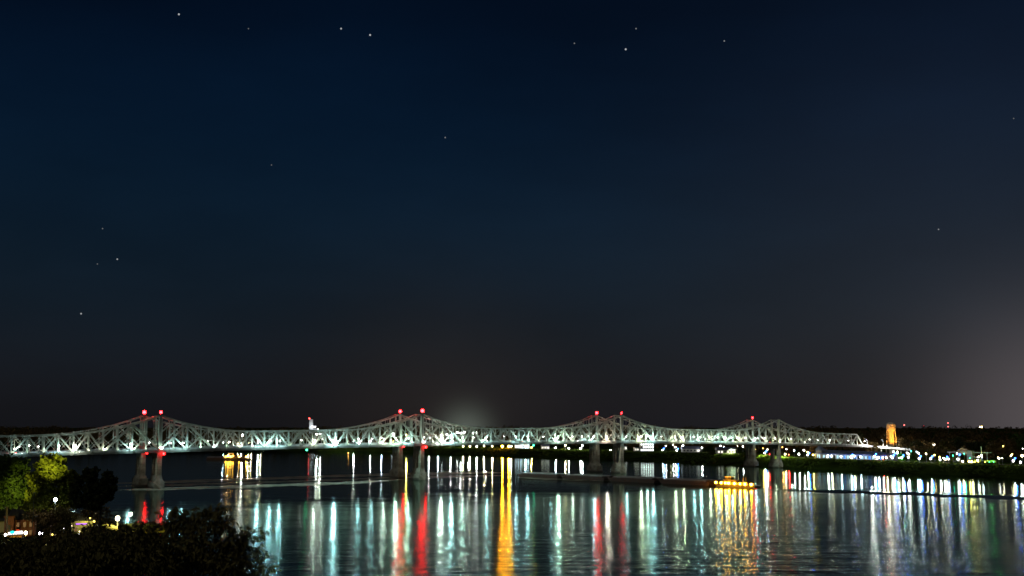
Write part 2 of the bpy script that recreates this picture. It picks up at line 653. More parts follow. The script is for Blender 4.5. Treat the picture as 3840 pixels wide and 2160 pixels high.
def make_bridge(name, label, off, width, k0, k1, seed, flood_power, thick=1.0):
    rnd = random.Random(seed)
    base = A0 + NOR * off
    root = empty(name, base)
    tag(root, label, 'bridge', 'twin cantilever truss bridges over the river')

    def P(k, side, h):
        s = k * PAN
        return DIR * s + NOR * (width * side) + Vector((0, 0, deck_z(s) + h))

    top_k = [k for k in range(k0, k1 + 1)]
    BOT = 1.3                                    # bottom chord level above the underside
    thick0 = thick
    for side in (0, 1):
        thick = thick0 * (1.0 if side == 0 else .42)
        ch = MB()
        for k in range(k0, k1):
            ch.beam(P(k, side, BOT), P(k + 1, side, BOT), .75, 1.0)
            if k0 < k or k0 != -16:
                pass
            ht0 = rise(k) if k > k0 or k0 < -14 else BOT
            ht1 = rise(k + 1) if k + 1 < k1 else BOT
            if k + 1 < k1:
                ch.beam(P(k, side, ht0), P(k + 1, side, ht1), .8 * thick, 1.0 * thick)
            else:
                ch.beam(P(k, side, rise(k)), P(k + 1, side, BOT), .8 * thick, 1.0 * thick)
        truss = ch.build('truss', STEEL, root)
        # posts
        for k in range(k0, k1):
            tower = (k % 22 == 0 and 0 <= k <= 66)
            w = (1.4 if tower else .66) * thick
            a, b = P(k, side, BOT + .2), P(k, side, rise(k) - .3)
            mob('tower_post' if tower else 'post', UNIT, truss, member_mx(a, b, w, w * (1.15 if tower else 1), NOR))
        # diagonals
        segs = []
        lo = {}
        for T in range(-22, 89, 22):
            if 0 <= T <= 66:
                segs += [(T, T + 2), (T + 4, T + 2), (T, T - 2), (T - 4, T - 2)]
            else:
                segs += [(T + j, T + j + e) for j in (-4, -2, 0, 2, 4) for e in (-1, 1)]
            for j in (5, 7, 9):
                segs += [(T + j - 1, T + j), (T + j + 1, T + j), (T - j + 1, T - j), (T - j - 1, T - j)]
            segs += [(T + 10, T + 11), (T + 12, T + 11), (T - 10, T - 11), (T - 12, T - 11)]
        done = set()
        for kb, kt in segs:
            if (kb, kt) in done or not (k0 <= kb <= k1 and k0 <= kt <= k1 - 1):
                continue
            done.add((kb, kt))
            a, b = P(kb, side, BOT), P(kt, side, rise(kt) - .2)
            long = abs(kb - kt) == 2
            mob('diagonal', UNIT, truss, member_mx(a, b, (.72 if long else .64) * thick, (.86 if long else .72) * thick, NOR))
            if long:
                mid = a.lerp(b, .5)
                mob('brace', UNIT, truss, member_mx(mid, P(kt, side, BOT), .4 * thick, .55 * thick, NOR))
        # gusset plates where members meet on the bottom chord
        gs = MB()
        for k in range(k0, k1):
            gs.box(P(k, side, BOT + .35) + NOR * ((-.42) if side == 0 else .42), (1.7, .06, 1.5), TH)
            gs.box(P(k, side, rise(k) - .35) + NOR * ((-.42) if side == 0 else .42), (1.4, .06, 1.2), TH)
        tag(gs.build('gusset_plate', STEEL, truss), kind='stuff')
    # sway frames: cross strut with knees over the road, lateral cross on top
    for k in range(k0 + (0 if k0 < -14 else 1), k1):
        h = rise(k)
        clear = 8.4
        m = MB()
        m.beam(P(k, 0, h - .3), P(k, 1, h - .3), .45, .5)
        m.beam(P(k, 0, clear), P(k, 1, clear), .5, .8)
        m.beam(P(k, 0, clear - 2.4), P(k, .28, clear), .3)
        m.beam(P(k, 1, clear - 2.4), P(k, .72, clear), .3)
        if k % 2 == 0:
            m.beam(P(k, 0, clear), P(k, 1, h - .3), .14)
            m.beam(P(k, 1, clear), P(k, 0, h - .3), .14)
        if k % 2:
            m.beam(P(k, .5, clear), P(k, .5, h - .3), .2)
        if h > 25:
            zm = (clear + h) / 2
            m.beam(P(k, 0, zm), P(k, 1, zm), .4)
        m.build('sway_frame', STEEL, root)
        if k + 1 < k1:
            m = MB()
            m.beam(P(k, 0, h), P(k + 1, 1, rise(k + 1)), .15)
            m.beam(P(k, 1, h), P(k + 1, 0, rise(k + 1)), .15)
            m.build('lateral_brace', STEEL, root)
    # deck with fascia and floor beams, rails
    dk = MB()
    for k in range(k0, k1):
        a0, a1 = P(k, -.04, .1), P(k, 1.04, .1)
        b0, b1 = P(k + 1, -.04, .1), P(k + 1, 1.04, .1)
        u = Vector((0, 0, 1.15))
        dk.hexa([a0, b0, b1, a1, a0 + u, b0 + u, b1 + u, a1 + u])
        dk.beam(P(k, .02, -.5), P(k, .98, -.5), .5, 1.2)
    deck = dk.build('deck', mat('deck concrete', (.30, .30, .27), .85, noise=.3, nscale=.2), root)
    rdm = MB()
    for k in range(k0, k1):
        rdm.quad(P(k, .08, 1.2546), P(k + 1, .08, 1.2546), P(k + 1, .92, 1.2546), P(k, .92, 1.2546))
    rdm.build('road_surface', ASPH, deck)
    for side in (0, 1):
        fs = MB()
        off_ = NOR * (-.62 if side == 0 else .62)
        for k in range(k0, k1):
            fs.beam(P(k, side, -.15) + off_, P(k + 1, side, -.15) + off_, .3, 1.3)
        fs.build('stringer', mat('fascia steel', (.20, .20, .16), .7, noise=.3, nscale=.2), deck)
        rl = MB()
        off_ = NOR * (.9 if side == 0 else -.9)
        for k in range(k0, k1):
            for zz in (1.95, 2.45):
                rl.beam(P(k, side, zz) + off_, P(k + 1, side, zz) + off_, .16, .22)
            for j in range(4):
                rl.beam(P(k + j / 4, side, 1.2) + off_, P(k + j / 4, side, 2.4) + off_, .14)
        rl.build('railing', WHITEPAINT, deck)
    # floodlights on brackets beside the trusses
    fx = MB()
    fx.box((0, 0, -.35), (.9, .7, .3)); fx.box((0, 0, -.14), (.75, .55, .12), 0, 1.2)
    fm = fx.mesh('floodlight', DARKSTEEL)
    for side in (0,):
        for k in range(k0 + 1, k1, 1 if off == 0 else 2):
            out = -1 if side == 0 else 1
            q = P(k + .08, side, 2.3) + NOR * (out * 1.6)
            f = mob('floodlight', fm, root, Matrix.Translation(q) @ Matrix.Rotation(TH, 4, 'Z'))
            if k % 4 == 1 or side == 0:
                br = MB(); br.beam((0, 0, -.4), Vector((0, -out * 1.2, -.9)), .14)
                br.build('bracket', DARKSTEEL, f)
            pw = flood_power * rnd.choice([.12, .2, .35, .6, 1.0, 2.0, 3.6])
            spot_light(f, (0, 0, .25), (0, .3, 1), pw, rnd.choice(FLOODCOL), 156, .25, .35)
    return root, P


def make_pier(root, P, k, width, kind, waterline=0.0):
    """two-legged concrete pier under the tower; kind 'old' has a recessed web wall and stepped footing, 'new' an open slot and cutwaters"""
    s = k * PAN
    top = deck_z(s) - .9
    c = DIR * s + NOR * (width * .5)
    L = width + 4.5
    pier = MB()
    if kind == 'old':
        for e in (-1, 1):
            pier.box((0, e * width * .5, (top + 7) / 2), (4.6, 4.6, top - 7), 0, .84)
        pier.box((0, 0, top - 2.2), (3.6, width - 2, 4.4))
        o = pier.build('pier', CONC, root, c, TH)
        w = MB(); w.box((0, 0, (top + 4) / 2 + 1), (1.9, width - 3.6, top - 10)); w.build('web_wall', CONC, o)
        f = MB(); f.box((0, 0, 3.2), (8.4, L + 4.5, 7.6), 0, .97); f.box((0, 0, 8.0), (6.6, L + 1.5, 2.0), 0, .92)
        f.build('footing', CONC, o)
    else:
        t0 = 11.0
        for e in (-1, 1):
            pier.box((0, e * width * .40, (top + t0) / 2), (4.2, width * .34, top - t0), 0, .96)
        pier.box((0, 0, top - 2.4), (4.0, width * .6, 4.8))
        o = pier.build('pier', CONC, root, c, TH)
        st = MB()
        # tapered stem
        hx, hy = 2.3, width * .58
        st.hexa([(-hx - 1, -hy - 1, 2), (hx + 1, -hy - 1, 2), (hx + 1, hy + 1, 2), (-hx - 1, hy + 1, 2),
                 (-hx, -hy, t0), (hx, -hy, t0), (hx, hy, t0), (-hx, hy, t0)])
        st.build('stem', CONC, o)
        f = MB()
        # cutwater base: pointed nose at both ends, sloping top
        hw, hl, nose = 4.6, width * .62, 5.5
        for e in (-1, 1):
            a = [(-hw, e * hl, -1), (hw, e * hl, -1), (0, e * (hl + nose), -1)]
            b = [(-hw, e * hl, 5.2), (hw, e * hl, 5.2), (0, e * (hl + nose * .55), 2.6)]
            f.tri(*b) if e < 0 else f.tri(b[1], b[0], b[2])
            f.quad(a[1], a[2], b[2], b[1]); f.quad(a[2], a[0], b[0], b[2])
            f.tri(b[0], b[1], (0, e * hl * .98, 11.5))
            f.tri(b[1], b[2], (0, e * hl * .98, 11.5)); f.tri(b[2], b[0], (0, e * hl * .98, 11.5))
        f.box((0, 0, 2.1), (2 * hw, 2 * hl, 6.2))
        f.build('footing', CONC, o)
    for zz in ((14, 19, 24) if kind == 'old' else (15.5, 20.5, 25.5)):
        j = MB()
        for e in (-1, 1):
            if kind == 'old': j.box((0, e * width * .5, zz), (4.75, 4.75, .35))
            else: j.box((0, e * width * .40, zz), (4.45, width * .34 + .25, .35))
        j.build('string_course', mat('stained concrete', (.17, .15, .11), .9), o)
    b_ = MB(); b_.box((0, 0, .7), ((8.6, L + 4.7, 1.5) if kind == 'old' else (9.4, width * 1.24 + .2, 1.5))); b_.build('waterline_band', mat('wet concrete', (.07, .065, .05), .5), o)
    return o


def beacon(root, q, size, name='beacon'):
    b = MB(); b.box((0, 0, .35), (.8, .8, .7)); b.tube((0, 0, .7), (0, 0, 1.2), .3, .3, 8)
    o = b.build(name, DARKSTEEL, root, q)
    g = MB(); g.lathe((0, 0, 1.2), [(.55 * size, 0), (size, .5 * size), (size * 1.02, 1.1 * size), (.7 * size, 1.7 * size), (.15 * size, 1.95 * size)], 10)
    g.build('red_lens', REDCORE, o)
    g = MB(); g.lathe((0, 0, 1.02), [(.2, -.1), (size * 2.1, 0), (size * 2.1, .08), (.2, .1)], 12)
    g.build('light_baffle', DARKSTEEL, o)  # added wide plate, keeps the red light off the truss below
    return o


NEARW, FARW = 12.0, 9.0
near_bridge, PN = make_bridge('truss_bridge', 'nearer of the two floodlit grey truss bridges, with slender open-slotted piers', 0, NEARW, -16, 80, 3, 1700, 1.42)
far_bridge, PF = make_bridge('truss_bridge', 'farther of the two floodlit grey truss bridges, with stepped square footings', 42.25, FARW, -18, 78, 5, 1150, 1.05)
for i in range(4):
    make_pier(near_bridge, PN, 22 * i, NEARW, 'new')
    make_pier(far_bridge, PF, 22 * i, FARW, 'old')

BEAC = [(far_bridge, PF, 0, 1.5), (near_bridge, PN, 0, 1.15), (far_bridge, PF, 22, 1.4), (near_bridge, PN, 22, 1.6),
        (far_bridge, PF, 44, 1.4), (near_bridge, PN, 44, .8), (far_bridge, PF, 66, 1.0)]
for br, Pf, k, sz in BEAC:
    beacon(br, Pf(k, 0, rise(k) + .5), sz)
for br, Pf, k, sz in [(far_bridge, PF, 0, 1.3), (near_bridge, PN, 0, 1.3), (far_bridge, PF, 22, 1.2), (near_bridge, PN, 22, 1.25)]:
    b = MB(); b.box((0, 0, 0), (.6, 1.6, .4)); b.box((0, -.5, -.5), (.5, .5, .6))
    o = b.build('pier_marker_light', DARKSTEEL, br, Pf(k, 0, -.3) - NOR * 2.2 + DIR * 3)
    g = MB(); g.ball((0, -.7, -1.3), .7 * sz, .9 * sz); g.build('red_lens', REDMARK, o)
    g = MB(); g.box((0, .55, -1.2), (2.6, .1, 3.0)); g.build('added_shield', DARKSTEEL, o)  # added shield, keeps the red light off the pier
for br, Pf, k in [(near_bridge, PN, 11.5), (near_bridge, PN, 33.5)]:
    b = MB(); b.box((0, 0, 0), (.5, .9, .4)); b.box((0, -.3, -.4), (.4, .4, .5))
    o = b.build('channel_marker_light', DARKSTEEL, br, Pf(k, 0, -.9) - NOR * 1.2)
    g = MB(); g.ball((0, -.3, -1.0), .8); g.build('green_lens', GREENL, o)

# floodlights that wash the piers, hung under the deck edge on the river side
for br, Pf, wd in ((near_bridge, PN, NEARW), (far_bridge, PF, FARW)):
    for i in range(4):
        k = 22 * i
        b = MB(); b.beam((0, 0, 0), (0, -6.5, -.4), .2); b.box((0, -6.6, -.6), (1.0, .6, .4))
        o = b.build('pier_floodlight', DARKSTEEL, br, Pf(k, 0, -.2) - DIR * 6, TH)
        d = bpy.data.lights.new('light', 'SPOT')
        d.energy = 2600; d.spot_size = R(75); d.spot_blend = .8; d.color = (1.0, .93, .72); d.shadow_soft_size = .3
        l = bpy.data.objects.new('light', d); COL.objects.link(l); l.parent = o; l.location = (0, -9.0, -.9)
        dv = Vector((5.0, 11, -15))
        l.rotation_euler = dv.to_track_quat('-Z', 'Y').to_euler()


# roadway lamps on the bridges
def roadway_lamp_proto():
    p = MB(); p.tube((0, 0, 0), (0, 0, 6.2), .16, .10, 6); p.beam((0, 0, 6.1), (0, 1.6, 6.9), .12)
    h = MB(); h.box((0, 1.6, 7.15), (.6, 1.5, .22)); h.box((0, 1.6, 6.98), (.4, 1.1, .2))
    g = MB(); g.ball((0, 1.6, 6.62), .55, .34)
    return p.mesh('pole', POLE), h.mesh('lamp_head', POLE), g.mesh('bulb', WHITE)


RL = roadway_lamp_proto()


def roadway_lamp(loc, rz, label, group):
    r = empty('roadway_lamp', loc, rz)
    tag(r, label, 'lamp', group)
    for n, me in zip(('pole', 'lamp_head', 'bulb'), RL):
        mob(n, me, r)
    return r


def panel_at(px, base, off):
    """panel number at which the bridge line stands at this x of the photograph"""
    lo, hi = -18.0, 80.0
    for _ in range(40):
        mid = (lo + hi) / 2
        p = base + DIR * (mid * PAN) + NOR * off
        x = 1920 + F * p.x / (p.y * math.cos(PITCH) + (40 - CAMZ) * math.sin(PITCH))
        lo, hi = (mid, hi) if x < px else (lo, mid)
    return lo


# (x in the photograph, power, tint) of the lamps that glare along the two roads
GLARE_N = [(72, 5, 'c'), (145, 3, 'w'), (222, 7, 'c'), (285, 8, 'w'), (490, 7, 'c'), (640, 5, 'c'), (688, 8, 'c'), (860, 4, 'w'), (968, 9, 'c'), (1050, 8, 'c'), (1130, 3, 'w'), (1255, 16, 'c'), (1345, 6, 'c'), (1395, 5, 'c'), (1485, 14, 'g'),
           (1532, 8, 'c'), (1612, 4, 'w'), (1655, 14, 'w'), (1692, 12, 'c'), (1775, 4, 'c'), (1826, 7, 'c'), (1935, 7, 'c'), (1978, 8, 'c'), (2037, 4, 'p'), (2092, 14, 'g'), (2146, 5, 'w'), (2182, 4, 'w'), (2226, 9, 'c'), (2276, 12, 'p'), (2348, 6, 'c'), (2402, 11, 'y'), (2446, 12, 'c'), (2560, 9, 'y'), (2600, 7, 'c'), (2690, 8, 'c'),
           (2742, 6, 'c'), (2795, 6, 'w'), (2868, 7, 'w'), (2905, 5, 'y'), (2965, 5, 'y'), (3035, 4, 'w'), (3110, 3, 'w'), (3180, 3, 'w'), (3245, 4, 'c'),
           (1015, 8, 'c'), (1180, 6, 'w'), (1440, 6, 'w'), (1735, 6, 'g'), (2425, 7, 'g'), (2530, 7, 'y'), (2625, 8, 'c'), (2660, 8, 'y'), (2720, 8, 'g'), (2770, 8, 'y'), (2830, 8, 'c')]  # this row is added between the others to thicken the water streaks
GLARE_N.sort()
GLARE_F = [(110, 3, 'c'), (330, 4, 'c'), (560, 3, 'w'), (780, 4, 'c'), (1010, 5, 'c'), (1210, 5, 'w'), (1430, 4, 'c'), (1590, 4, 'w'), (1735, 4, 'c'), (1890, 3, 'w'), (2065, 5, 'c'), (2205, 5, 'w'), (2320, 4, 'c'), (2480, 6, 'w'), (2530, 5, 'c'), (2640, 4, 'c'), (2840, 6, 'c'), (2945, 4, 'w'), (3065, 4, 'w'), (3150, 3, 'w')]
TINT = {'c': (.50, .93, 1.0), 'w': (.88, 1.0, .86), 'g': (.64, 1.0, .82), 'p': (1.0, .80, .66), 'y': (.90, 1.0, .64)}
for cnt, (px, pw, tn) in enumerate(GLARE_N):
    k = panel_at(px, A0, -2.6)
    q = near_bridge.location + PN(k, 0, .4) - NOR * 1.2
    r = roadway_lamp(q, TH + math.pi, f'slim white roadway lamp on the nearer bridge, {nth(cnt + 1)} from its left end', 'roadway lamps along the nearer bridge')
    if pw >= 5: lamp_light(r, (0, 1.6, 5.6), pw * pw * 92, TINT[tn], .5)
for cnt, (px, pw, tn) in enumerate(GLARE_F):
    k = panel_at(px, A0 + NOR * 42.25, -2.6)
    q = far_bridge.location + PF(k, 0, .4) - NOR * 1.2
    r = roadway_lamp(q, TH + math.pi, f'slim white roadway lamp on the farther bridge, {nth(cnt + 1)} from its left end', 'roadway lamps along the farther bridge')
    if pw >= 5: lamp_light(r, (0, 1.6, 5.6), pw * pw * 90, TINT[tn], .5)

# ---------------------------------------------------------------- traffic on the bridges
CARCOL = {'white': (.7, .7, .7), 'silver': (.35, .36, .38), 'dark blue': (.03, .05, .12), 'red': (.35, .03, .03)}


def make_car(loc, rz, colour, label, lit='head', truck=False):
    r = empty('truck' if truck else 'car', loc, rz)
    tag(r, label, 'truck' if truck else 'car', 'vehicles crossing the bridges')
    cm = mat('car paint ' + colour, CARCOL[colour], .3, .2)
    b = MB()
    if truck:
        b.box((-1.2, 0, 2.4), (9.5, 2.5, 2.9)); b.box((0, 0, .75), (12, 1.4, .3))
        b.build('cargo_box', WHITEPAINT, r)
        c = MB(); c.hexa([(4.0, -1.2, .7), (6.1, -1.2, .7), (6.1, 1.2, .7), (4.0, 1.2, .7), (4.0, -1.15, 3.1), (5.6, -1.15, 3.1), (5.6, 1.15, 3.1), (4.0, 1.15, 3.1)])
        cb = c.build('cab', cm, r)
        w = MB(); w.quad((6.0, -1.0, 1.9), (6.0, 1.0, 1.9), (5.72, 1.0, 2.9), (5.72, -1.0, 2.9)); w.build('windscreen', GLASSD, cb)
        wx, fl, bl, hz = (-4.6, -3.3, 4.7), 6.14, -6.05, 1.05
    else:
        b.hexa([(-2.2, -.88, .3), (2.2, -.88, .3), (2.2, .88, .3), (-2.2, .88, .3), (-2.15, -.84, .95), (2.05, -.84, .85), (2.05, .84, .85), (-2.15, .84, .95)])
        b.hexa([(-1.6, -.8, .93), (1.1, -.8, .9), (1.1, .8, .9), (-1.6, .8, .93), (-1.1, -.66, 1.5), (.4, -.66, 1.5), (.4, .66, 1.5), (-1.1, .66, 1.5)])
        bd = b.build('body', cm, r)
        w = MB(); w.quad((1.12, -.7, .97), (1.12, .7, .97), (.47, .6, 1.46), (.47, -.6, 1.46)); w.build('windscreen', GLASSD, bd)
        w = MB()
        for s in (-1, 1):
            w.quad((-1.3, s * .79, .98), (.9, s * .79, .98), (.38, s * .69, 1.44), (-1.0, s * .69, 1.44))
        w.build('side_window', GLASSD, bd)
        wx, fl, bl, hz = (-1.35, 1.35), 2.22, -2.22, .66
    wr = .5 if truck else .33
    for x in wx:
        for s in (-1, 1):
            y = s * (1.05 if truck else .8)
            t = MB(); t.tube((x, y - .14, wr), (x, y + .14, wr), wr, wr, 10); t.build('wheel', DARKSTEEL, r)
    for s in (-1, 1):
        h = MB(); h.ball((fl, s * .62, hz), .30, .22)
        h.build('headlight', WHITE, r)
        h = MB(); h.ball((bl, s * .62, hz + .1), .30, .2)
        h.build('tail_light', TAIL, r)
    return r


def on_deck(br, Pf, k, side):
    return br.location + Pf(k, side, 1.262)


slope_fix = 0
make_car(on_deck(near_bridge, PN, -9.44, .3), TH, 'silver', 'silver car on the nearer bridge just past the yellow-green treetop')
make_car(on_deck(near_bridge, PN, -5.68, .3), TH, 'red', 'red car on the nearer bridge between the treetop and first tower')
make_car(on_deck(near_bridge, PN, 14.30, .7), TH + math.pi, 'white', 'white car on the nearer bridge short of the second tower')
make_car(on_deck(near_bridge, PN, 39.78, .7), TH + math.pi, 'white', 'box truck with bright headlights on the nearer bridge by third tower', truck=True)
make_car(on_deck(near_bridge, PN, 32.63, .7), TH + math.pi, 'dark blue', 'dark blue car on the nearer bridge above the orange reflection')
make_car(on_deck(near_bridge, PN, 60.50, .3), TH, 'red', 'red car on the nearer bridge left of the fourth tower')
make_car(on_deck(near_bridge, PN, 65.08, .3), TH, 'dark blue', 'dark blue car on the nearer bridge beside the fourth tower')
make_car(on_deck(near_bridge, PN, 69.67, .3), TH, 'silver', 'silver car on the nearer bridge beyond the fourth tower')

# ================================================================ FAR BANK
def bank_place(px, py, prefer=20.0):
    """where a lamp seen at this pixel stands: on the flat behind the crest, head at most PREFER metres above the river"""
    tv = on_z(px, interp(BANK, px, 1), BZ)
    Y = max(tv.y + 6, (CAMZ - prefer) * F / (py - 1590))
    h = at_y(px, py, Y)
    return Vector((h.x, h.y, BZ)), h.z - BZ


LAMPC = {'white': (1.0, .97, .88), 'cool': (.70, .90, 1.0), 'warm': (1.0, .80, .42), 'yellow': (1.0, .70, .12), 'blue': (.03, .16, 1.0), 'orange': (1.0, .42, .08), 'green': (.05, 1.0, .45), 'red': (1.0, .012, .012)}
LAMPM = {'white': WHITE, 'cool': COOL, 'warm': WARM, 'yellow': YELLOW, 'blue': BLUE, 'orange': DIMOR, 'sodium': ORANGE, 'green': GREENL, 'red': REDSMALL}


def bank_lamp(px, py, kind, label, group, r=.85, blue=False, cat='lamp', prefer=20.0, name='street_lamp', gain=1.0):
    g, h = bank_place(px, py, prefer)
    root = empty(name, g)
    tag(root, label, cat, group)
    k = g.y / 1300.0
    p = MB(); p.tube((0, 0, 0), (0, 0, h - r * .5), .14 * k, .09 * k, 6)
    p.tube((0, 0, 0), (0, 0, .6), .32, .28, 6)
    p.build('pole', POLE, root)
    b = MB(); b.ball((0, 0, h), r, r * 1.05)
    b.build('bulb', LAMPM[kind], root)
    if kind != 'sodium':
        if gain > 0: lamp_light(root, (0, -r - .55, h), 9500 * r * r * gain, LAMPC[kind], .5)
    c = MB(); c.lathe((0, 0, h + r * .9), [(r * .9, 0), (r * .6, r * .28), (.12, r * .4)], 8)
    c.build('lamp_cap', POLE, root)
    if kind == 'sodium':
        m = MB(); m.box((0, 1.5, h), (4.4, .2, 3.4)); m.box((0, .2, h - 1.5), (4.4, 2.8, .2)); m.box((-2.1, .2, h), (.2, 2.8, 3.4)); m.box((2.1, .2, h), (.2, 2.8, 3.4))
        m.build('light_shield', POLE, root)  # added dark box open to the river, keeps orange glare off the bank
    if blue:
        b = MB(); b.ball((1.9, 0, h + 2.5), r * .95); b.build('blue_bulb', BLUE, root)
        lamp_light(root, (1.9, -r - .55, h + 2.5), 9000 * r * r * gain, (.03, .16, 1.0), .5)
        b = MB(); b.beam((0, 0, h + r), (1.9, 0, h + 1.8), .14); b.build('blue_arm', POLE, root)
    return root


PROM = [(2485, 1688, 'white', 1), (2538, 1689, 'white', 1), (2592, 1690, 'white', 1), (2715, 1693, 'white', 1), (2744, 1695, 'white', 1), (2868, 1699, 'white', 1),
        (2924, 1703, 'white', 0), (2944, 1703, 'warm', 0), (2996, 1703, 'white', 0), (3029, 1706, 'cool', 1), (3049, 1706, 'yellow', 0), (3104, 1709, 'white', 0), (3118, 1710, 'warm', 0),
        (3154, 1712, 'cool', 0), (3191, 1713, 'white', 1), (3204, 1710, 'warm', 0), (3227, 1713, 'cool', 0), (3279, 1711, 'white', 1), (3294, 1716, 'white', 0), (3311, 1716, 'white', 0),
        (3324, 1716, 'warm', 0), (3346, 1716, 'white', 1), (3382, 1716, 'white', 1), (3447, 1719, 'white', 1), (3490, 1720, 'white', 1), (3525, 1723, 'white', 0),
        (3546, 1722, 'warm', 1), (3592, 1722, 'white', 0), (3610, 1730, 'warm', 0), (3634, 1731, 'yellow', 0), (3644, 1732, 'warm', 0), (3800, 1728, 'white', 1), (3827, 1733, 'white', 0)]
for i, (px, py, kd, bl) in enumerate(PROM):
    r_ = bank_lamp(px, py, kd, f'{"white and blue" if bl else kd} riverfront lamp, {nth(i + 1)} from the left along the bank path', 'riverfront lamps along the bank path', .95, bool(bl), gain=.30)
    if 2700 < px < 2960:
        spot_light(r_, (0, -5, 10), (0, -.35, -1), 190000, (.88, 1.0, .40), 128, .4)
TOWN = [(2438, 1666, 'white', 1.3), (2497, 1672, 'white', .8), (2524, 1668, 'white', .8), (2533, 1677, 'white', .8), (2578, 1679, 'white', .9), (2632, 1679, 'white', .9), (2693, 1681, 'white', .9), (2702, 1672, 'white', .9),
        (2786, 1675, 'white', .9), (2861, 1681, 'orange', .8), (2934, 1677, 'orange', .9), (2978, 1689, 'cool', .8), (3015, 1688, 'white', .9), (3351, 1694, 'white', .8), (3357, 1700, 'blue', .8),
        (3402, 1699, 'white', .9), (3438, 1695, 'cool', .7), (3445, 1700, 'cool', .8), (3472, 1672, 'white', 1.0), (3502, 1667, 'white', 1.7), (3589, 1701, 'white', .7), (3599, 1705, 'blue', .9),
        (3764, 1674, 'yellow', 1.6), (3770, 1689, 'warm', .8), (3833, 1709, 'warm', 1.3), (3836, 1683, 'white', .9), (3352, 1654, 'white', .9), (3345, 1667, 'white', 1.2)]
for i, (px, py, kd, r) in enumerate(TOWN):
    bank_lamp(px, py, kd, f'{kd if kd != "cool" else "cool white"} town street lamp, {nth(i + 1)} from the left behind the bank path' if kd not in ('blue',) else f'blue town lamp, {nth(i + 1)} from the left behind the bank path',
              'town street lamps behind the bank path', r, gain=.5)
for px, py, lab in [(3312, 1723, 'small red marker lamp among the white ones before the hall end'), (2886, 1703, 'small red marker lamp right of the fourth tower piers'), (2958, 1705, 'small red marker lamp between two white path lamps')]:
    bank_lamp(px, py, 'red', lab, 'red marker lamps on the bank path', .6, gain=2.6)
rl_ = random.Random(12)
XS = sorted([rl_.uniform(3335, 3838) for _ in range(26)] + [rl_.uniform(2460, 3060) for _ in range(16)])
for i, px in enumerate(XS):
    py = interp(BANK, px, 1) - rl_.uniform(14, 44)
    kd = rl_.choice(['warm', 'warm', 'white', 'yellow', 'cool', 'green' if px > 3300 else 'warm'])
    bank_lamp(px, py, kd, f'tiny {kd if kd != "cool" else "cool white"} window-height lamp in the town, {nth(i + 1)} from the left', 'tiny lamps scattered through the town', rl_.uniform(.45, .8), gain=(.35 if i % 3 == 0 else 0))
LEVEE = [(1327, 1655, 'white'), (1389, 1655, 'white'), (1431, 1655, 'cool'), (1475, 1655, 'yellow'), (1609, 1662, 'white'), (1643, 1664, 'cool'), (1690, 1666, 'white'), (1737, 1674, 'warm'), (1762, 1674, 'warm'), (1788, 1674, 'white'),
         (1815, 1672, 'warm'), (1846, 1673, 'warm'), (1917, 1673, 'white'), (1938, 1675, 'cool'), (1952, 1674, 'blue'), (1971, 1677, 'cool'), (1993, 1678, 'yellow'), (2033, 1671, 'white'), (2045, 1672, 'warm'), (2083, 1679, 'white'), (2120, 1670, 'warm'),
         (2133, 1681, 'white'), (2177, 1681, 'white'), (2184, 1670, 'white'), (2220, 1681, 'white'), (2290, 1689, 'white'), (2315, 1668, 'white'), (2330, 1680, 'warm')]
for i, (px, py, kd) in enumerate(LEVEE):
    bank_lamp(px, py, kd, f'{kd if kd != "cool" else "cool white"} levee lamp beyond the bridges, {nth(i + 1)} from the left', 'levee lamps beyond the bridges', 1.15)
for i, px in enumerate((1884, 1908)):
    bank_lamp(px, 1674, 'sodium', ('left' if i == 0 else 'right') + ' one of two intense orange lamps on the levee beyond the bridges', 'intense orange levee lamps', 1.0)
for i, (px, py) in enumerate([(838, 1660), (858, 1660), (893, 1661), (905, 1661), (932, 1660), (943, 1660), (968, 1660), (978, 1660)]):
    bank_lamp(px, py, 'warm' if i % 3 else 'cool', f'distant lamp on the opposite bank left of the mill tower, {nth(i + 1)} from the left', 'distant lamps left of the mill tower', 1.25)

# stadium floodlights glaring behind the bridge
for i, (px, py, r) in enumerate([(1702, 1627, 2.2), (1715, 1622, 2.0), (1728, 1624, 2.6), (1742, 1622, 2.8), (1757, 1625, 2.0), (1772, 1624, 2.6), (1786, 1623, 2.2), (1656, 1631, 2.0), (1676, 1629, 2.4)]):
    Y = 2900
    h = at_y(px, py, Y)
    root = empty('stadium_light', (h.x, h.y, BZ))
    tag(root, f'tall stadium floodlight glaring behind the bridges, {nth(i + 1)} built of the white row' if False else f'tall white stadium floodlight behind the bridges, {nth(sorted([1702, 1715, 1728, 1742, 1757, 1772, 1786, 1656, 1676]).index(px) + 1)} of its row from the left', 'lamp', 'stadium floodlights behind the bridges')
    m = MB(); m.tube((0, 0, 0), (0, 0, h.z - BZ), .5, .3, 6); m.build('mast', POLE, root)
    m = MB(); m.box((0, .5, h.z - BZ), (r * 2.4, .5, r * 1.5)); m.build('lamp_rack', DARKSTEEL, root)
    m = MB()
    for a in (-1, 0, 1):
        for b in (-.5, .5):
            m.box((a * r * .75, -.1, h.z - BZ + b * r * .7), (r * .62, .6, r * .55))
    m.build('lamp_bank', WHITE, root)
    if i % 2 == 0: lamp_light(root, (0, -3, h.z - BZ), 60000, (.95, .98, 1.0), 1.2)

WALLW = mat('pale rendered wall', (.62, .62, .60), .8, noise=.2, nscale=.15)
WINLIT = glow('lit window', (1.0, .93, .78), 1.6)
WINCOOL = glow('lit cool window', (.55, .85, 1.0), 1.0)
ROOFG = mat('grey blue metal roof', (.13, .15, .22), .45, .1, noise=.25, nscale=.3)


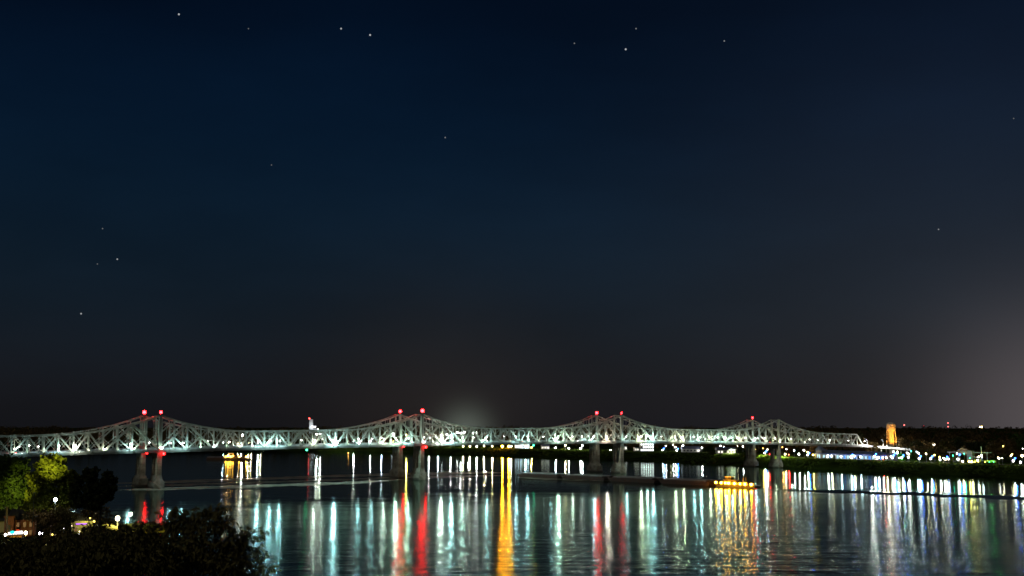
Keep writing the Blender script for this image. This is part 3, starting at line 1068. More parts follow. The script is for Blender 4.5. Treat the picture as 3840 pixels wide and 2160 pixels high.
def block_house(px0, px1, y_top, y_base, label, floors, bays, wall=None, lit=.6, name='lit_building', win=None, roof='flat', depth=14):
    """a plain building seen front-on on the far bank"""
    a = on_z(px0, y_base, BZ); b = on_z(px1, y_base, BZ)
    Y = (a.y + b.y) / 2
    w = abs(b.x - a.x); h = (y_base - y_top) * Y / F
    root = empty(name, ((a.x + b.x) / 2, Y, BZ), math.atan2(-(a.x + b.x) / 2, Y) * .0)
    tag(root, label, 'building')
    rnd = random.Random(int(px0))
    m = MB(); m.box((0, depth / 2, h / 2), (w, depth, h)); m.build('wall', wall or WALLW, root)
    if roof == 'flat':
        m = MB(); m.box((0, depth / 2, h + .25), (w + .8, depth + .8, .5)); m.build('roof', ROOFG, root)
    else:
        m = MB()
        e = .8
        m.hexa([(-w / 2 - e, -e, h), (w / 2 + e, -e, h), (w / 2 + e, depth + e, h), (-w / 2 - e, depth + e, h),
                (-w / 2 - e, depth / 2 - .1, h + depth * .3), (w / 2 + e, depth / 2 - .1, h + depth * .3), (w / 2 + e, depth / 2 + .1, h + depth * .3), (-w / 2 - e, depth / 2 + .1, h + depth * .3)])
        m.build('roof', ROOFG, root)
    fh = h / floors; bw = w / bays
    for i in range(floors):
        for j in range(bays):
            x = -w / 2 + (j + .5) * bw; z = (i + .52) * fh
            on = rnd.random() < lit
            f = MB(); f.box((x, -.05, z), (bw * .66, .12, fh * .62)); fo = f.build('window', WHITEPAINT, root)
            g = MB(); g.box((x, -.12, z), (bw * .54, .06, fh * .5)); g.build('pane', (win or WINLIT) if on else GLASSD, fo)
    return root, w, h


block_house(2402, 2452, 1662, 1693, 'brightly lit white three-storey building seen under the bridge deck', 3, 6, lit=.95, win=glow('bright window', (.95, 1.0, .96), 5))
block_house(2320, 2352, 1674, 1688, 'small lit building between the third tower piers and the white block', 1, 3, lit=.8)
block_house(2560, 2625, 1684, 1696, 'low dark shed with few lit windows right of the white block', 1, 5, lit=.3, roof='gable')
block_house(2690, 2760, 1688, 1702, 'long low house with yellow windows left of the green bank', 1, 6, lit=.5, roof='gable')
block_house(1930, 1985, 1667, 1682, 'long low building with cool lit windows beside the orange lamps', 1, 6, lit=.9, win=glow('cool bright window', (.7, .85, 1.0), 4))
block_house(2030, 2060, 1674, 1684, 'small pale house on the levee below the second bridge span', 1, 3, lit=.6, roof='gable')
block_house(2380, 2396, 1680, 1692, 'tiny lit kiosk beside the white three-storey building', 1, 2, lit=1)

# mill tower and white works far behind the bridge
h = at_y(1168, 1572, 3200)
root = empty('mill_tower', (h.x, h.y, BZ)); tag(root, 'tall pale mill tower with one red light above the bridge', 'tower')
m = MB(); H = h.z - BZ; m.box((0, 0, H / 2), (10, 10, H)); m.build('tower_wall', WALLW, root)
m = MB(); m.box((7, -2, 26), (20, 12, 8)); m.build('side_house', WALLW, root)
m = MB(); m.ball((-5, -5, H + 2), 2.2); m.build('red_light', REDSMALL, root)
m = MB(); m.box((8, -9, 35), (12, 1, 2.5)); m.build('lamp_strip', glow('strip light', (.9, .95, 1.0), 8), root)
lamp_light(root, (2, -22, 34), 14000, (.85, .93, 1.0), 1.0)
for i, (px, py, r) in enumerate([(1191, 1611, 2.6), (1188, 1628, 1.6), (1202, 1628, 1.6), (910, 1632, 2.2)]):
    bank_lamp(px, py, 'white', ['large round white lamp just right of the mill tower', 'left one of two small lamps under the round white lamp', 'right one of two small lamps under the round white lamp', 'lone white lamp showing through the truss left of the mill tower'][i], None, r, prefer=36)
h = at_y(1476, 1623, 2600)
root = empty('lit_wall_sign', (h.x, h.y, BZ)); tag(root, 'glowing white sign board seen through the second tower', 'sign')
H = h.z - BZ
m = MB(); m.box((0, 0, H - 4.5), (10, .6, 9)); m.build('sign_face', glow('sign white', (.95, .95, 1), 2.5), root)
for e in (-1, 1):
    m = MB(); m.box((e * 3.5, .3, (H - 9) / 2), (.5, .5, H - 9)); m.build('post', POLE, root)
for i, (px, py) in enumerate([(1525, 1632), (1559, 1629), (1578, 1631)]):
    bank_lamp(px, py, ('yellow', 'orange', 'orange')[i], ['large yellow lamp between the twin second towers', 'left one of two orange lamps by the second tower', 'right one of two orange lamps by the second tower'][i], None, (2.2, 1.4, 1.8)[i], prefer=32)

# ---------------------------------------------------------------- convention hall with blue roof
a = on_z(3062, 1722, BZ); b = on_z(3335, 1731, BZ)
rz = math.atan2(b.y - a.y, b.x - a.x)
L = (b - a).length
root = empty('riverfront_hall', (a + b) / 2 + Vector((0, 34, 0)) + Vector((-math.sin(rz), math.cos(rz), 0)) * 12, rz)
tag(root, 'long low riverfront hall with blue-grey roof and glowing glass front', 'building')
m = MB(); m.box((0, 10, 3), (L, 20, 6)); m.build('wall', mat('hall wall', (.25, .27, .33), .7, noise=.2, nscale=.3), root)
m = MB()
m.hexa([(-L / 2 - 1.5, -2, 6), (L / 2 + 1.5, -2, 6), (L / 2 + 1.5, 22, 6), (-L / 2 - 1.5, 22, 6), (-L / 2 + 3, 9, 10.4), (L / 2 - 14, 9, 9.4), (L / 2 - 14, 11, 9.4), (-L / 2 + 3, 11, 10.4)])
rf = m.build('roof', ROOFG, root)
for i in range(26):
    x = -L / 2 + 2 + i * (L - 14) / 26
    s = MB(); s.beam((x, -2, 6.06), (x + .6, 9, 10.1), .18); s.build('roof_seam', ROOFG, rf)
m = MB(); m.box((0, -2.1, 5.8), (L + 3, .3, .7)); m.build('fascia', mat('blue fascia', (.05, .10, .45), .5), root)
nb = 20
for i in range(nb):
    x = -L / 2 + (i + .5) * L / nb
    c = MB(); c.box((x - L / nb / 2, -1.2, 2.8), (.6, .6, 5.6)); c.build('column', WALLW, root)
    f = MB(); f.box((x, -.06, 2.5), (L / nb * .8, .14, 4.2)); fo = f.build('window', WHITEPAINT, root)
    g = MB(); g.box((x, -.16, 2.5), (L / nb * .7, .06, 3.8))
    g.build('pane', [WINCOOL, glow('lit blue window', (.10, .35, 1.0), 1.1), WINLIT, GLASSD][[0, 1, 0, 2, 1, 3, 0][i % 7]], fo)
# entrance tower with swept gable
m = MB(); m.box((-L / 2 + 5, 4, 5), (9, 9, 10)); et = m.build('entrance_tower', mat('entrance wall', (.20, .19, .28), .7), root)
m = MB()
m.hexa([(-L / 2 - .5, -1.5, 10), (-L / 2 + 12, -1.5, 9), (-L / 2 + 12, 9, 9), (-L / 2 - .5, 9, 10), (-L / 2 + 2.8, 3, 15.5), (-L / 2 + 3.4, 3, 15.5), (-L / 2 + 3.4, 4, 15.5), (-L / 2 + 2.8, 4, 15.5)])
m.build('entrance_roof', ROOFG, et)
m = MB(); m.box((-L / 2 + 5, -.6, 2.6), (5, .2, 4.6)); m.build('entrance_glass', WINCOOL, et)

# ---------------------------------------------------------------- pavilion with gable
a = on_z(3562, 1730, BZ); b = on_z(3716, 1734, BZ)
rz = math.atan2(b.y - a.y, b.x - a.x); L = (b - a).length
root = empty('riverfront_pavilion', (a + b) / 2 + Vector((0, 6, 0)), rz)
tag(root, 'open riverside pavilion with pale gable and long flat roof beam', 'pavilion')
TAN = mat('tan timber', (.48, .36, .20), .7, noise=.25, nscale=.5)
PALE = mat('pale green frame', (.30, .34, .28), .7, noise=.2, nscale=.5)
m = MB(); m.box((0, 4, 10.4), (L, 9, .9)); m.build('flat_roof', PALE, root)
gx = -L / 2 + (3622 - 3562) / 154 * L
m = MB()
for sgn in (-1, 1):
    m.beam((gx + sgn * 6.4, -1, 11.2), (gx, -1, 15.6), 3.0, .9)
m.build('gable_roof', TAN, root)
m = MB(); m.tri((gx - 5.6, -.4, 11.0), (gx + 5.6, -.4, 11.0), (gx, -.4, 15.0)); m.quad((gx - 5.6, 7, 11.0), (gx + 5.6, 7, 11.0), (gx, 7, 15.0), (gx, 7, 15.0)); m.build('gable_wall', mat('gable board', (.30, .24, .15), .8), root)
m = MB(); m.box((gx + .5, -1.2, 9.6), (10, .8, 2.0)); m.build('lintel', TAN, root)
for x in (gx - 5.2, gx - 3.8, gx + 5.5):
    m = MB(); m.box((x, -1.0, 4.3), (.9, .9, 8.6)); m.build('post', TAN, root)
m = MB(); m.box((gx + 9.2, 0, 6.2), (6.4, 6, 12.4)); ft = m.build('stair_tower', mat('tower screen', (.16, .19, .17), .6), root)
for i in range(6):
    m = MB(); m.box((gx + 9.2, -3.1, 1.2 + i * 2.0), (6.6, .2, .3)); m.build('rail', PALE, ft)
for x in (-L / 2 + 2, -L / 2 + 9, L / 2 - 20, L / 2 - 9, L / 2 - 2):
    m = MB(); m.box((x, 1, 5), (.7, .7, 10)); m.build('column', PALE, root)
m = MB(); m.beam((gx + 12, -2, 6.2), (L / 2 - 4, -2, 1.5), .5, .9); m.build('stair_ramp', PALE, root)
q = root.matrix_basis @ Vector((L / 2 - 6, -4, 0))
fp = empty('flag_pole', (q.x, q.y, BZ)); tag(fp, 'bare pale pole standing in front of the pavilion', 'pole')
m = MB(); m.tube((0, 0, 0), (0, 0, 17), .4, .22, 8); m.build('pole', WHITEPAINT, fp)
m = MB(); m.ball((0, 0, 17.2), .4); m.build('finial', WHITEPAINT, fp)


# ---------------------------------------------------------------- foliage
def leaf_cloud(m, lobes, n, size, rnd, shell=.55, flat=.0):
    tot = sum(r[0] * r[1] + r[1] * r[2] + r[0] * r[2] for _, r in lobes)
    for c, r in lobes:
        k = int(n * (r[0] * r[1] + r[1] * r[2] + r[0] * r[2]) / tot)
        for _ in range(k):
            z = rnd.uniform(-1, 1); a = rnd.uniform(0, 2 * math.pi); q = math.sqrt(1 - z * z)
            d = rnd.uniform(shell, 1.0) ** .7 * (1 + .22 * math.sin(3 * a + 5 * z + c[0]) * (1 if rnd.random() < .8 else 1.5))
            p = Vector((c[0] + r[0] * d * q * math.cos(a), c[1] + r[1] * d * q * math.sin(a), c[2] + r[2] * d * z))
            u = Vector((rnd.gauss(0, 1), rnd.gauss(0, 1), rnd.gauss(0, .7))).normalized()
            v = u.cross(Vector((rnd.gauss(0, 1), rnd.gauss(0, 1), rnd.gauss(0, 1)))).normalized()
            s = size * rnd.uniform(.55, 1.35)
            u *= s * .62; v *= s * .42
            m.quad(p - u, p - v, p + u, p + v)


def make_tree(name, base, height, lobes, leaves, size, leafm, label, cat='tree', group=None, seed=1, trunk_r=None, limbs=6, shell=.55):
    rnd = random.Random(seed)
    root = empty(name, base)
    tag(root, label, cat, group)
    t = MB()
    tr = trunk_r or height * .02
    zc = min(c[2] - r[2] * .3 for c, r in lobes)
    bend = Vector((rnd.uniform(-.03, .03) * height, rnd.uniform(-.03, .03) * height, max(.3, zc)))
    t.tube((0, 0, -.5), bend * .5, tr * 1.25, tr, 8); t.tube(bend * .5, bend, tr, tr * .8, 8)
    for c, r in lobes[:limbs]:
        mid = bend.lerp(Vector(c), .5) + Vector((rnd.uniform(-.4, .4), 0, rnd.uniform(-.2, .5))) * tr * 3
        t.tube(bend, mid, tr * .6, tr * .4, 6); t.tube(mid, Vector(c) + Vector((0, 0, r[2] * .5)), tr * .4, tr * .12, 5)
    t.build('trunk', BARK, root)
    m = MB()
    leaf_cloud(m, lobes, leaves, size, rnd, shell)
    m.build('crown', leafm, root)
    return root


WOOD = leaf_mat('woodland leaves', (.05, .034, .014), (.18, .125, .05), .05)
DARKLEAF = leaf_mat('dark leaves', (.020, .026, .010), (.060, .070, .028), .2)
YGLEAF = leaf_mat('yellow green leaves', (.055, .075, .010), (.15, .17, .020), .35)
GREENLEAF = leaf_mat('green leaves', (.030, .060, .012), (.075, .12, .025), .3)
OLIVE = leaf_mat('olive leaves', (.040, .040, .012), (.20, .17, .06), 1.5)

# the wooded plain beyond the town, one mass to the horizon
rnd = random.Random(99)
wood = MB()
for i in range(3300):
    px = rnd.uniform(-350, 4250)
    tv = on_z(px, interp(BANK, px, 1), BZ)
    near = tv.y + (140 if px > 2500 else 190 if px > 1500 else 60)
    inv = rnd.uniform(1 / 5600, 1 / near) if rnd.random() < .75 else rnd.uniform(1 / 5600, 1 / 3200)
    Y = 1 / inv
    x = (px - 1920) / F * Y
    if abs(px - 3344) < 40 and Y < 1735: continue
    hgt = rnd.uniform(12, 22) * max(.65, min(1.5, .95 + .3 * math.sin(px * .006 + 1) + .22 * math.sin(px * .023) + .15 * math.sin(px * .061)))
    rr = hgt * rnd.uniform(.28, .42)
    lob = [((x + rnd.uniform(-.4, .4) * rr, Y, BZ + hgt * .62), (rr, rr, hgt * .38)), ((x + rnd.uniform(-.9, .9) * rr, Y, BZ + hgt * .42), (rr * .9, rr * .9, hgt * .34))]
    leaf_cloud(wood, lob, int(64 if Y < 2600 else 34), 3.4 if Y < 2600 else 4.6, rnd, .5)
for i in range(620):
    px = rnd.uniform(-350, 4250); Y = rnd.uniform(5500, 9800)
    x = (px - 1920) / F * Y
    hgt = rnd.uniform(16, 27) * (1 + .3 * math.sin(px * .011) + .25 * math.sin(px * .037))
    rr = hgt * rnd.uniform(.5, 1.0)
    leaf_cloud(wood, [((x, Y, BZ + hgt * .5), (rr, rr, hgt * .5))], 26, 8.0, rnd, .5)
tag(wood.build('woodland', WOOD), 'dark wooded plain beyond the town reaching the horizon', 'woodland', kind='stuff')

scrub = MB(); rs = random.Random(77)
for i in range(2600):
    px = rs.uniform(1700, 4250)
    wv = on_z(px, interp(BANK, px, 2), 0); tv = on_z(px, interp(BANK, px, 1), BZ)
    t = rs.random() ** .8
    p = wv.lerp(tv, t); p.z = BZ * (t ** .8) + .3
    if math.sin(px * .05) + math.sin(px * .017 + 2) < -.4 and t < .7: continue
    rr = rs.uniform(.6, 2.0)
    leaf_cloud(scrub, [((p.x, p.y, p.z + rr * .3), (rr * 1.5, rr, rr * .8))], 9, rr * .95, rs, .4)
tag(scrub.build('bank_scrub', leaf_mat('scrub leaves', (.024, .040, .006), (.075, .12, .018), .08)), 'low scrub and weeds covering the slope of the far bank', 'scrub', kind='stuff')

BT = [(3135, 1622, 1706, 11, DARKLEAF, 'dark tree above the truss end, left of two'), (3225, 1624, 1706, 12, DARKLEAF, 'dark tree above the truss end, right of two'),
      (3395, 1640, 1712, 9, WOOD, 'brown-lit tree just right of the water tower'), (3440, 1650, 1714, 9, DARKLEAF, 'dark tree between the water tower and the big white lamp'),
      (3548, 1648, 1716, 9, leaf_mat('lamp-lit leaves', (.05, .045, .015), (.13, .105, .03), .2), 'yellowish tree left of the tall dark one behind the pavilion'), (3592, 1640, 1716, 11, DARKLEAF, 'tall dark tree behind the pavilion gable'),
      (3640, 1652, 1718, 9, DARKLEAF, 'dark tree behind the pavilion stair tower'), (3690, 1655, 1718, 10, DARKLEAF, 'dark tree behind the bare pale pole'),
      (3728, 1650, 1720, 9, WOOD, 'brown tree just left of the yellow lamp'), (3785, 1648, 1722, 10, WOOD, 'brown tree just right of the yellow lamp'), (3832, 1622, 1722, 11, GREENLEAF, 'pale green tree at the right edge of the far bank')]
for i, (px, yt, yb, rw, lm, lab) in enumerate(BT):
    g = on_z(px, yb, BZ)
    h = (yb - yt) * g.y / F
    rr = rw * 1.05
    rnd = random.Random(300 + i)
    lob = [((rnd.uniform(-.5, .5) * rr, rnd.uniform(-.4, .4) * rr, h * rnd.uniform(.45, .82)), (rr * rnd.uniform(.4, .62), rr * .5, h * rnd.uniform(.14, .22))) for _ in range(9)]
    make_tree('tree', g, h, lob, 900, 1.5, lm, lab, 'tree', 'trees behind the riverfront', 40 + i)
BB = [(3377, 1698, 1722, 4.6, leaf_mat('vivid green leaves', (.02, .10, .015), (.05, .22, .03), .3), 'vivid green lit bush below the water tower'), (3422, 1694, 1724, 6, GREENLEAF, 'broad green bush right of the vivid green one'),
      (3757, 1698, 1732, 6.5, DARKLEAF, 'round dark bush between pavilion and the right-hand lamps'), (3575, 1703, 1730, 3.4, YGLEAF, 'small yellow-green bush at the pavilion corner'),
      (2668, 1690, 1708, 6, DARKLEAF, 'dark bush on the crest left of the green bank'), (2790, 1694, 1712, 6, GREENLEAF, 'green bush on the crest left of the fourth tower')]
for i, (px, yt, yb, rr, lm, lab) in enumerate(BB):
    g = on_z(px, yb, BZ)
    h = (yb - yt) * g.y / F
    rnd = random.Random(500 + i)
    lob = [((rnd.uniform(-.5, .5) * rr, rnd.uniform(-.4, .4) * rr, h * rnd.uniform(.3, .72)), (rr * .55, rr * .5, h * .28)) for _ in range(6)]
    b_ = make_tree('bush', g, h, lob, 620, 1.0, lm, lab, 'bush', 'bushes on the riverfront', 60 + i)
    if i == 0:
        u = MB(); u.box((0, 0, .3), (.5, .5, .6)); uo = u.build('garden_spotlight', POLE, None, (g.x - 1, g.y - 8, BZ)); tag(uo, 'small green garden spotlight in front of the vivid bush', 'lamp')
        u = MB(); u.ball((0, 0, .9), .45); u.build('green_lens', GREENL, uo)
        lamp_light(uo, (0, 0, 2.0), 9000, (.1, 1.0, .15), .4)

# low glowing strips built as clipped hedges, with added coloured spotlights
for j, (p0, p1, kd, lc, lab) in enumerate([(3642, 3683, 'yellow', (1.0, .9, .18), 'low yellow glowing strip built as a hedge in front of the pavilion'), (3692, 3740, 'green', (.35, 1.0, .30), 'low yellow-green glowing strip built as a hedge beside the bare pole')]):
    a = on_z(p0, 1734, BZ); b = on_z(p1, 1735, BZ)
    c = (a + b) / 2 + Vector((0, 1.5, 0)); L = (b - a).length
    root = empty('hedge', c, math.atan2(b.y - a.y, b.x - a.x)); tag(root, lab, 'hedge')
    m = MB(); m.box((0, 0, 1.2), (L - .8, 2.2, 2.2)); m.build('core', DARKLEAF, root)
    m = MB(); rnd = random.Random(j)
    for _ in range(900):
        p = Vector((rnd.uniform(-L / 2, L / 2), rnd.choice([-1.2, 1.2, rnd.uniform(-1.2, 1.2)]), rnd.uniform(.2, 2.6)))
        u = Vector((rnd.gauss(0, 1), rnd.gauss(0, 1), rnd.gauss(0, 1))).normalized() * .45; v = u.cross(Vector((rnd.gauss(0, 1), rnd.gauss(0, 1), 1))).normalized() * .35
        m.quad(p - u, p - v, p + u, p + v)
    m.build('leaves', leaf_mat('hedge leaves', (.08, .11, .03), (.18, .22, .06), .6), root)
    for e in range(3):
        s = MB(); s.box((0, 0, .2), (.5, .5, .4)); so = s.build('spotlight', POLE, root, ((e - 1) * L * .33, -3.4, 0))
        s = MB(); s.ball((0, 0, .6), .35); s.build('lens', YELLOW if (j == 0 or e == 0) else GREENL, so)
        spot_light(so, (0, -.2, 1.5), (0, 1, .1), 2600, (1.0, .85, .15) if (j == 0 or e == 0) else (.25, 1.0, .3), 140, .3)
        if e == 1: lamp_light(so, (0, -.6, 2.2), 3000, (1.0, .85, .15) if j == 0 else (.2, 1.0, .25), .5)

# ---------------------------------------------------------------- water tower
WY = 1700.0
c = at_y(3344, 1690, WY); top = at_y(3344, 1583, WY).z
root = empty('water_tower', (c.x, WY, BZ)); tag(root, 'orange-lit water tower on splayed legs above the town', 'water tower')
TANKM = mat('tank paint', (.78, .70, .55), .6, noise=.15, nscale=.2)
H = top - BZ; TR = 6.6
m = MB(); m.lathe((0, 0, H - 13.5), [(1.2, -.8), (TR * .75, 0), (TR, 2.2), (TR, 9.6), (TR * .93, 11.0), (TR * .55, 12.8), (.4, 13.5)], 24); m.build('tank', TANKM, root, smooth=False)
m = MB(); m.lathe((0, 0, H - 9.2), [(TR + .5, 0), (TR + .5, .5), (TR, .5)], 24); m.build('balcony_ring', TANKM, root)
m = MB(); m.box((0, -TR - .05, H - 6.2), (6.4, .12, 1.0)); m.build('lettering_band', mat('dark tank band', (.18, .13, .08), .7), root)
m = MB(); m.tube((0, 0, 0), (0, 0, H - 13), 4.0, 3.8, 14); m.build('riser_pipe', TANKM, root)
for i in range(6):
    an = i * math.pi / 3 + .26
    m = MB(); m.tube((TR * 1.32 * math.cos(an), TR * 1.32 * math.sin(an), 0), (TR * .96 * math.cos(an), TR * .96 * math.sin(an), H - 11), .55, .5, 8)
    m.build('leg', TANKM, root)
    for z0, z1 in ((4, 14), (14, 24)):
        an2 = an + math.pi / 3
        def lp(a, z): 
            q = TR * (1.32 - .36 * z / (H - 11)); return (q * math.cos(a), q * math.sin(a), z)
        b_ = MB(); b_.beam(lp(an, z0), lp(an2, z1), .14); b_.beam(lp(an2, z0), lp(an, z1), .14); b_.build('tie_rod', TANKM, root)
m = MB(); m.tube((-1.5, 0, H), (-1.5, 0, H + 4.5), .25, .1, 6); m.build('antenna', POLE, root)
for i, (dx, dy) in enumerate([(-10, -22), (10, -22)]):
    fo = empty('ground_floodlight', (c.x + dx, WY + dy, BZ)); tag(fo, ('left' if i == 0 else 'right') + ' orange ground floodlight in front of the water tower', 'lamp', 'floodlights of the water tower')
    m = MB(); m.tube((0, 0, 0), (0, 0, 16), .25, .2, 6); m.build('pole', POLE, fo)
    m = MB(); m.box((0, .2, 16.2), (1.2, .8, .8)); m.build('housing', POLE, fo)
    d = bpy.data.lights.new('light', 'SPOT'); d.energy = 46000; d.spot_size = R(80); d.spot_blend = .6; d.color = (1.0, .40, .03); d.shadow_soft_size = .4
    l = bpy.data.objects.new('light', d); COL.objects.link(l); l.parent = fo; l.location = (0, .9, 16.6)
    l.rotation_euler = Vector((-dx, -dy, 12)).to_track_quat('-Z', 'Y').to_euler()

# radio masts and distant lights on the skyline
for i, (px, py, Y, kd, r, lab) in enumerate([(3391, 1596, 3300, 'red', 3.0, 'radio mast with a pinkish red light right of the water tower'), (3464, 1598, 3900, 'red', 1.9, 'faint radio mast with a dim red light between brighter ones'),
                                             (3555, 1588, 3300, 'red', 2.6, 'tallest radio mast with two red lights one above the other')]):
    h = at_y(px, py, Y)
    root = empty('radio_mast', (h.x, Y, BZ)); tag(root, lab, 'mast', 'radio masts on the skyline')
    H = h.z - BZ
    m = MB()
    for e in range(3):
        an = e * 2.094
        m.tube((1.2 * math.cos(an), 1.2 * math.sin(an), 0), (.5 * math.cos(an), .5 * math.sin(an), H), .12, .10, 5)
    for k in range(10):
        z = H * k / 10; m.beam((1.0, 0, z), (-.5, .8, z + H / 10), .1); m.beam((-.5, .8, z), (-.5, -.8, z + H / 10), .1)
    m.build('lattice', POLE, root)
    m = MB(); m.ball((0, 0, H + r * .5), r * .72); m.build('red_light', glow(f'mast red {i}', (1.0, .16, .14) if i != 1 else (1.0, .05, .08), (4, .8, 4)[i]), root)
    if i == 2:
        m = MB(); m.ball((0, 0, H - 9), r * .72); m.build('red_light', glow('mast red 2', (1, .16, .14), 4), root)
bank_lamp(3675, 1601, 'warm', 'left one of twin pale lamps on the skyline above the pavilion', 'twin skyline lamps', 2.2, prefer=44, gain=.03)
bank_lamp(3682, 1601, 'yellow', 'right one of twin pale lamps on the skyline above the pavilion', 'twin skyline lamps', 2.6, prefer=44, gain=.03)

# approach viaduct running off the end of the near truss
e0 = near_bridge.location + PN(80, .5, 0); e0.z = 0
z0 = deck_z(80 * PAN) + 1.2
root = empty('approach_viaduct', (e0.x, e0.y, BZ)); tag(root, 'white-lit approach viaduct running from the truss end into town', 'viaduct')
dv = (DIR * .9 + Vector((.35, -.12, 0))).normalized(); nv = Vector((-dv.y, dv.x, 0))
dk = MB(); NP = 8
for i in range(NP):
    a = dv * (i * 16); b = dv * ((i + 1) * 16)
    za = z0 - BZ - i * 1.15; zb = z0 - BZ - (i + 1) * 1.15
    for (p, q) in ((a, b),):
        dk.hexa([a - nv * 6.5 + Vector((0, 0, za - 1.6)), b - nv * 6.5 + Vector((0, 0, zb - 1.6)), b + nv * 6.5 + Vector((0, 0, zb - 1.6)), a + nv * 6.5 + Vector((0, 0, za - 1.6)),
                 a - nv * 6.5 + Vector((0, 0, za)), b - nv * 6.5 + Vector((0, 0, zb)), b + nv * 6.5 + Vector((0, 0, zb)), a + nv * 6.5 + Vector((0, 0, za))])
    for s in (-1, 1):
        pm = MB(); pm.beam(a + nv * (6.6 * s) + Vector((0, 0, za + .3)), b + nv * (6.6 * s) + Vector((0, 0, zb + .3)) - dv * .15, .3, 1.9); pm.build('parapet', WHITEPAINT, root)
    for s in (-1, 1):
        if i: 
            cm = MB(); cm.tube(a + nv * (4 * s) + Vector((0, 0, -.5)), a + nv * (4 * s) + Vector((0, 0, za - 1.6)), .7, .7, 8); cm.build('column', CONC, root)
dk.build('deck', mat('deck concrete'), root)
for i in range(4):
    p = e0 + dv * (8 + i * 26) - nv * 6.0
    zz = z0 - (8 + i * 26) / 16 * 1.15
    lr = empty('curved_lamp', (p.x, p.y, zz)); tag(lr, f'curved-neck road lamp on the approach viaduct, {nth(i + 1)} from the truss end', 'lamp', 'curved lamps on the approach viaduct')
    m = MB(); pts = [Vector((0, 0, 0)), Vector((0, 0, 8)), Vector((-.5, 0, 9.3)), Vector((-1.6, 0, 9.9)), Vector((-2.8, 0, 9.7))]
    for a, b in zip(pts, pts[1:]): m.tube(a, b, .16, .14, 6)
    m.build('pole', WHITEPAINT, lr)
    m = MB(); m.box((-3.0, 0, 9.5), (1.0, .5, .25)); m.build('lamp_head', WHITEPAINT, lr)
    q = Vector((0, 0, 2.0)) - nv * 7
    f = MB(); f.beam((0, 0, .4), q, .12); f.box(q, (.6, .5, .3), 0); fo = f.build('parapet_floodlight', POLE, lr)
    lamp_light(fo, q + Vector((0, 0, .6)), 26000 if i < 2 else 9000, (1.0, .98, .92), .5)
make_car((e0 + dv * 100 - nv * 2).to_tuple()[:2] + (z0 - 100 / 16 * 1.15 + .01,), math.atan2(dv.y, dv.x), 'red', 'red car showing tail lights at the foot of the approach viaduct')

# ================================================================ RIVER TRAFFIC
HULLD = mat('barge hull steel', (.075, .068, .060), .7, noise=.4, nscale=.4, col2=(.11, .06, .035))
COVER = mat('barge cover', (.36, .36, .33), .6, noise=.3, nscale=.4)


def barge_meshes():
    h = MB(); L, W, D = 57.0, 10.4, 2.9
    h.hexa([(-L / 2 + 6, -W / 2, -1), (L / 2 - 3, -W / 2, -1), (L / 2 - 3, W / 2, -1), (-L / 2 + 6, W / 2, -1), (-L / 2, -W / 2, D), (L / 2, -W / 2, D), (L / 2, W / 2, D), (-L / 2, W / 2, D)])
    co = MB(); co.box((0, 0, D + .5), (L - 9, W - 2.2, 1.0))
    cv = MB(); n = 12
    for i in range(n):
        x0 = -L / 2 + 4.8 + i * (L - 9.6) / n; x1 = x0 + (L - 9.6) / n - .18
        for j in range(6):
            a0, a1 = math.pi * j / 6, math.pi * (j + 1) / 6
            y0, y1 = math.cos(a0) * (W / 2 - 1.15), math.cos(a1) * (W / 2 - 1.15)
            u0, u1 = D + 1.0 + math.sin(a0) * 1.0, D + 1.0 + math.sin(a1) * 1.0
            cv.quad((x0, y0, u0), (x1, y0, u0), (x1, y1, u1), (x0, y1, u1))
    bt = MB()
    for sx in (-1, 1):
        for sy in (-1, 1):
            bt.tube((sx * (L / 2 - 2), sy * (W / 2 - .7), D), (sx * (L / 2 - 2), sy * (W / 2 - .7), D + .7), .3, .3, 8)
    return h.mesh('hull', HULLD), co.mesh('coaming', HULLD), cv.mesh('cover', COVER), bt.mesh('bollard', HULLD)


BM = barge_meshes()


def make_barge(loc, rz, label, group, covered=True):
    r = empty('barge', loc, rz); tag(r, label, 'barge', group)
    for n, me in zip(('hull', 'coaming', 'cover', 'bollard'), BM):
        if n == 'cover' and not covered: continue
        mob(n, me, r)
    return r


w0 = on_z(1935, 1788, 0); w1 = on_z(2668, 1822, 0)
dirb = (w1 - w0).normalized(); nb_ = Vector((-dirb.y, dirb.x, 0))
LB = (w1 - w0).length
nbar = 4
step = LB / nbar
rzb = math.atan2(dirb.y, dirb.x)
for i in range(nbar):
    for j in range(2):
        p = w0 + dirb * (step * (i + .5)) + nb_ * (5.4 + 10.9 * j)
        make_barge((p.x, p.y, -.3), rzb, f'{["covered", "covered"][j]} dark barge in the {"near" if j == 0 else "far"} row of the tow, {nth(i + 1)} from the bow', 'barges of the long tow')


